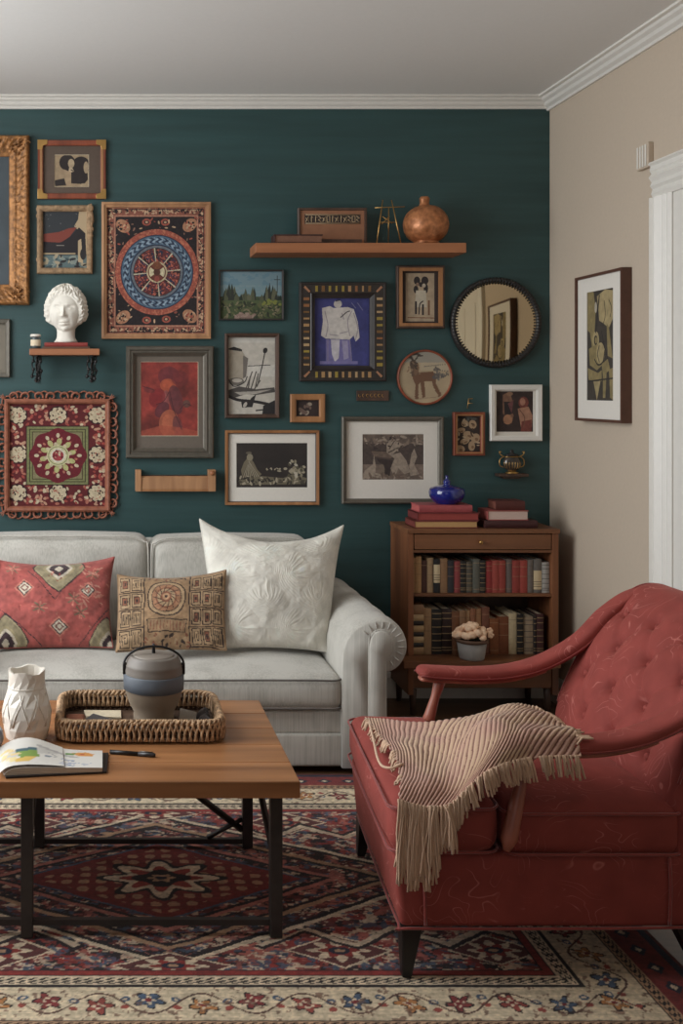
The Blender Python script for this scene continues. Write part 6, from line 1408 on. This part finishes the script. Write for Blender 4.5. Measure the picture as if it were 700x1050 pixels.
for y, yb, post_y in ((2.745, 2.735, 2.70), (3.435, 3.425, 3.435)):
    pts = [(1.005, y, .600), (1.02, y, .600), (1.08, y, .596), (1.18, y, .592), (1.28, y, .597), (1.37, y, .615), (1.45, y, .648), (1.53, yb, .704), (1.60, yb, .776), (1.665, yb, .832), (1.72, yb, .862)]
    P = smooth_path(pts, 6); wv = np.interp(np.linspace(0, 1, len(P)), [0, .5, 1], [.078, .082, .070]); tv = np.interp(np.linspace(0, 1, len(P)), [0, .4, .8, 1], [.036, .040, .046, .016])
    ar = sweep(P, wv, tv, 'padded_arm', V_, ch, .03)
    for sd in (-1, 1):
        pp_ = P[3:-4].copy(); wq = wv[3:-4]; tq = tv[3:-4]; pp_[:, 1] += sd*(wq/2-.002); pp_[:, 2] -= tq*.22; mb = MB(); mb.tube(pp_, .0032, 6); mb.build('welt', M['welt'], ar)
    under = P[4:34].copy(); under[:, 2] -= .023; sweep(under, .05, .014, 'arm_rail', M['armwood'], ar, .01)
    sy = -1 if y < 3 else 1; pb = post_y
    mb = MB(); z0p, z1p = (.345, .572) if y < 3 else (.43, .572); yy0 = CN-.022 if y < 3 else 3.43; 
    xs = lambda z: 1.012+(z-.345)*.30
    zz = np.linspace(z1p, z0p, 9); rr = np.interp(zz, [z0p, z0p+.03, .46, .52, .572], [.016, .021, .0175, .0135, .019]); rr[-1] *= .55
    mb.tube([(xs(z), yy0+(z-z0p)/(z1p-z0p)*(y-yy0)*.75, z) for z in zz], rr, 14); mb.build('arm_post', M['armwood'], ch)
# legs
def cleg(x, y, dx, dy, zt_=.145):
    mb = MB(); a = .027; b_ = .012; zb_ = .0135
    bot = [(x+dx+s*b_, y+dy+t_*b_, zb_) for s, t_ in ((-1, -1), (1, -1), (1, 1), (-1, 1))]; topq = [(x+s*a, y+t_*a, zt_) for s, t_ in ((-1, -1), (1, -1), (1, 1), (-1, 1))]
    mb.hexa(bot, topq); mb.build('leg', M['blackwood'], ch, bevel=.003)
cleg(.785, CN+.032, -.015, -.018); cleg(.84, CFy-.032, -.015, .012); cleg(1.475, CN+.032, .045, -.018); cleg(1.475, CFy-.032, .045, .012)

# throw over the near arm
net = [[(.800, 3.28, .497), (.80, 3.12, .501), (.80, 2.95, .500), (.772, 2.78, .492), (.745, 2.70, .462)],
       [(.85, 3.21, .51), (.85, 3.06, .505), (.85, 2.90, .503), (.83, 2.75, .494), (.81, 2.690, .452)],
       [(.93, 3.10, .54), (.93, 2.98, .528), (.92, 2.86, .518), (.90, 2.73, .500), (.875, 2.682, .462)],
       [(1.03, 2.98, .597), (1.02, 2.90, .607), (1.01, 2.82, .627), (1.0, 2.72, .612), (.965, 2.68, .545)],
       [(1.10, 2.90, .645), (1.10, 2.85, .654), (1.09, 2.79, .640), (1.08, 2.73, .630), (1.07, 2.690, .575)],
       [(1.16, 2.86, .652), (1.175, 2.82, .645), (1.195, 2.785, .632), (1.205, 2.73, .626), (1.20, 2.690, .580)]]
A_ = np.array([smooth_path(r_, 34) for r_ in net]); Gt = np.array([smooth_path(list(A_[:, j]), 72) for j in range(A_.shape[1])])   # [v, u]
nv_, nu_ = Gt.shape[:2]
NV = np.cross(np.gradient(Gt, axis=1), np.gradient(Gt, axis=0)); NV /= np.linalg.norm(NV, axis=2, keepdims=True); NV *= np.sign(NV[..., 2:3]+1e-6)*1
U, V = np.meshgrid(np.linspace(0, 1, nu_), np.linspace(0, 1, nv_))
ph = (U*1.0+V*.36+.03*fbm(U*2, V*2, 2, 5))
stripe = .5+.5*np.sin(ph*2*PI*36)
Gt = Gt+NV*(.0034*stripe**.6+.007*np.clip(fbm(U*3, V*2, 2.2, 17)-.35, 0, 1)+.003*np.sin(V*16+U*9))[..., None]
rose = np.clip((fbm(U*3, V*3, 1.5, 44)-.42)*6, 0, 1)[..., None]; yb_ = lin((196, 164, 136))*(1-rose)+lin((188, 148, 130))*rose; colr = yb_*(stripe[..., None] > .2)+lin((112, 72, 60))*(stripe[..., None] <= .2)
t = thing('knitted_throw', 'beige and rose ribbed knitted throw with long fringe, draped over the armchair', 'throw', (.98, 2.85, .47))
knit = vcol('knit_yarn', .95, .6, 500, sheen=.2)
mb = MB(); mb.grid(Gt, col=colr); o = mb.build('knitted_cloth', knit, t, colors=True)
sm_ = o.modifiers.new('thickness', 'SOLIDIFY'); sm_.thickness = .005; sm_.offset = 1 if True else 0
mb = MB(); q = random.Random(31); fr = lin((206, 172, 144))
def strand(p, d0, L_, drift, floor=None):
    p = np.array(p); pts = [p-np.array(d0)*.006]; v = np.array(d0, float)*L_/6
    for k in range(6):
        v = v*.55+np.array([drift[0], drift[1], -1.0])*L_/6*.55; v[0] += q.uniform(-.12, .12)*L_/6; p = p+v
        if floor is not None: 
            fz = floor(p[0], p[1])
            if p[2] < fz: p[2] = fz
        pts.append(p.copy())
    mb.tube(smooth_path(pts, 2), .0029, 5, col=fr*q.uniform(.8, 1.1)); 
for k in range(110):
    f = q.random()**1.3*.50; i = int(f*(nu_-1)); p = Gt[-1, i]; L_ = np.interp(f, [0, .22, .32, .5], [.165, .16, .09, .05])*q.uniform(.75, 1.1); strand(p+[0, -.002, 0], (q.uniform(-.3, .3), -.25, -1), L_, (q.uniform(-.12, .12), -.01))
for k in range(90):
    f = .45+q.random()*.55; i = int(f*(nu_-1)); p = Gt[-1, i]; strand(p+[0, -.002, 0], (q.uniform(-.2, .4), -.5, -.8), q.uniform(.028, .05), (q.uniform(.0, .3), -.02))
for k in range(14): strand(Gt[-1, int(.36*nu_)+k % 5]+[0, -.004, 0], (.5, -.4, -.3), q.uniform(.07, .11), (.05, -.01))
for k in range(34):
    j = int(q.random()*(nv_-1)); strand(Gt[j, -1], (1, -.1, -.1), q.uniform(.02, .035), (.8, -.1), lambda x, y: .622 if y < 2.80 else .55)
for k in range(40):
    j = int(q.random()*.8*(nv_-1)); strand(Gt[j, 0], (-1, -.2, .0), q.uniform(.02, .04), (-.3, -.1), lambda x, y: .482 if x > .75 else .3)
mb.tube(smooth_path([(.80, 3.22, .503), (.778, 3.08, .495), (.756, 2.95, .489), (.752, 2.88, .490), (.772, 2.85, .497), (.80, 2.86, .504)], 6), .0035, 6, col=fr)
mb.build('fringe', knit, t, colors=True, kind='stuff')

# ============================================================ LIGHT, CAMERA
def area(name, loc, rot, sx, sy, power, col):
    l = bpy.data.lights.new(name, 'AREA'); l.shape = 'RECTANGLE'; l.size = sx; l.size_y = sy; l.energy = power; l.color = col
    o = bpy.data.objects.new(name, l); C.objects.link(o); o.location = loc; o.rotation_euler = rot; return o
area('daylight_left_window', (LEFT-.28, (W1[0]+W1[1])/2, (W1[2]+W1[3])/2+.15), (0, -PI/2+.42, 0), W1[3]-W1[2]+.2, W1[1]-W1[0]+.2, 104, (.94, .98, 1.0))
area('front_fill_light', ((W2[0]+W2[1])/2, FRONT-.2, (W2[2]+W2[3])/2), (PI/2, 0, 0), W2[1]-W2[0], W2[3]-W2[2], 4, (1.0, .98, .95))  # weak frontal fill lamp, added outside the opening behind the camera
w = bpy.data.worlds.new('World'); bpy.context.scene.world = w; w.use_nodes = True
w.node_tree.nodes['Background'].inputs[0].default_value = (.75, .8, .9, 1); w.node_tree.nodes['Background'].inputs[1].default_value = .6
cam = bpy.data.cameras.new('camera'); co = bpy.data.objects.new('camera', cam); C.objects.link(co)
co.location = (0, 0, EYE); co.rotation_euler = (PI/2, 0, 0)
cam.sensor_fit = 'VERTICAL'; cam.sensor_height = 36; cam.sensor_width = 24; cam.lens = 36*F/1050
cam.shift_x = 245/1050; cam.shift_y = -125/1050; cam.clip_start = .05
s = bpy.context.scene; s.camera = co
s.view_settings.view_transform = 'Standard'; s.view_settings.look = 'None'; s.view_settings.gamma = 1; s.view_settings.use_curve_mapping = False
s.view_settings.exposure = .13
s.cycles.max_bounces = 8; s.cycles.diffuse_bounces = 5; s.cycles.use_denoising = True
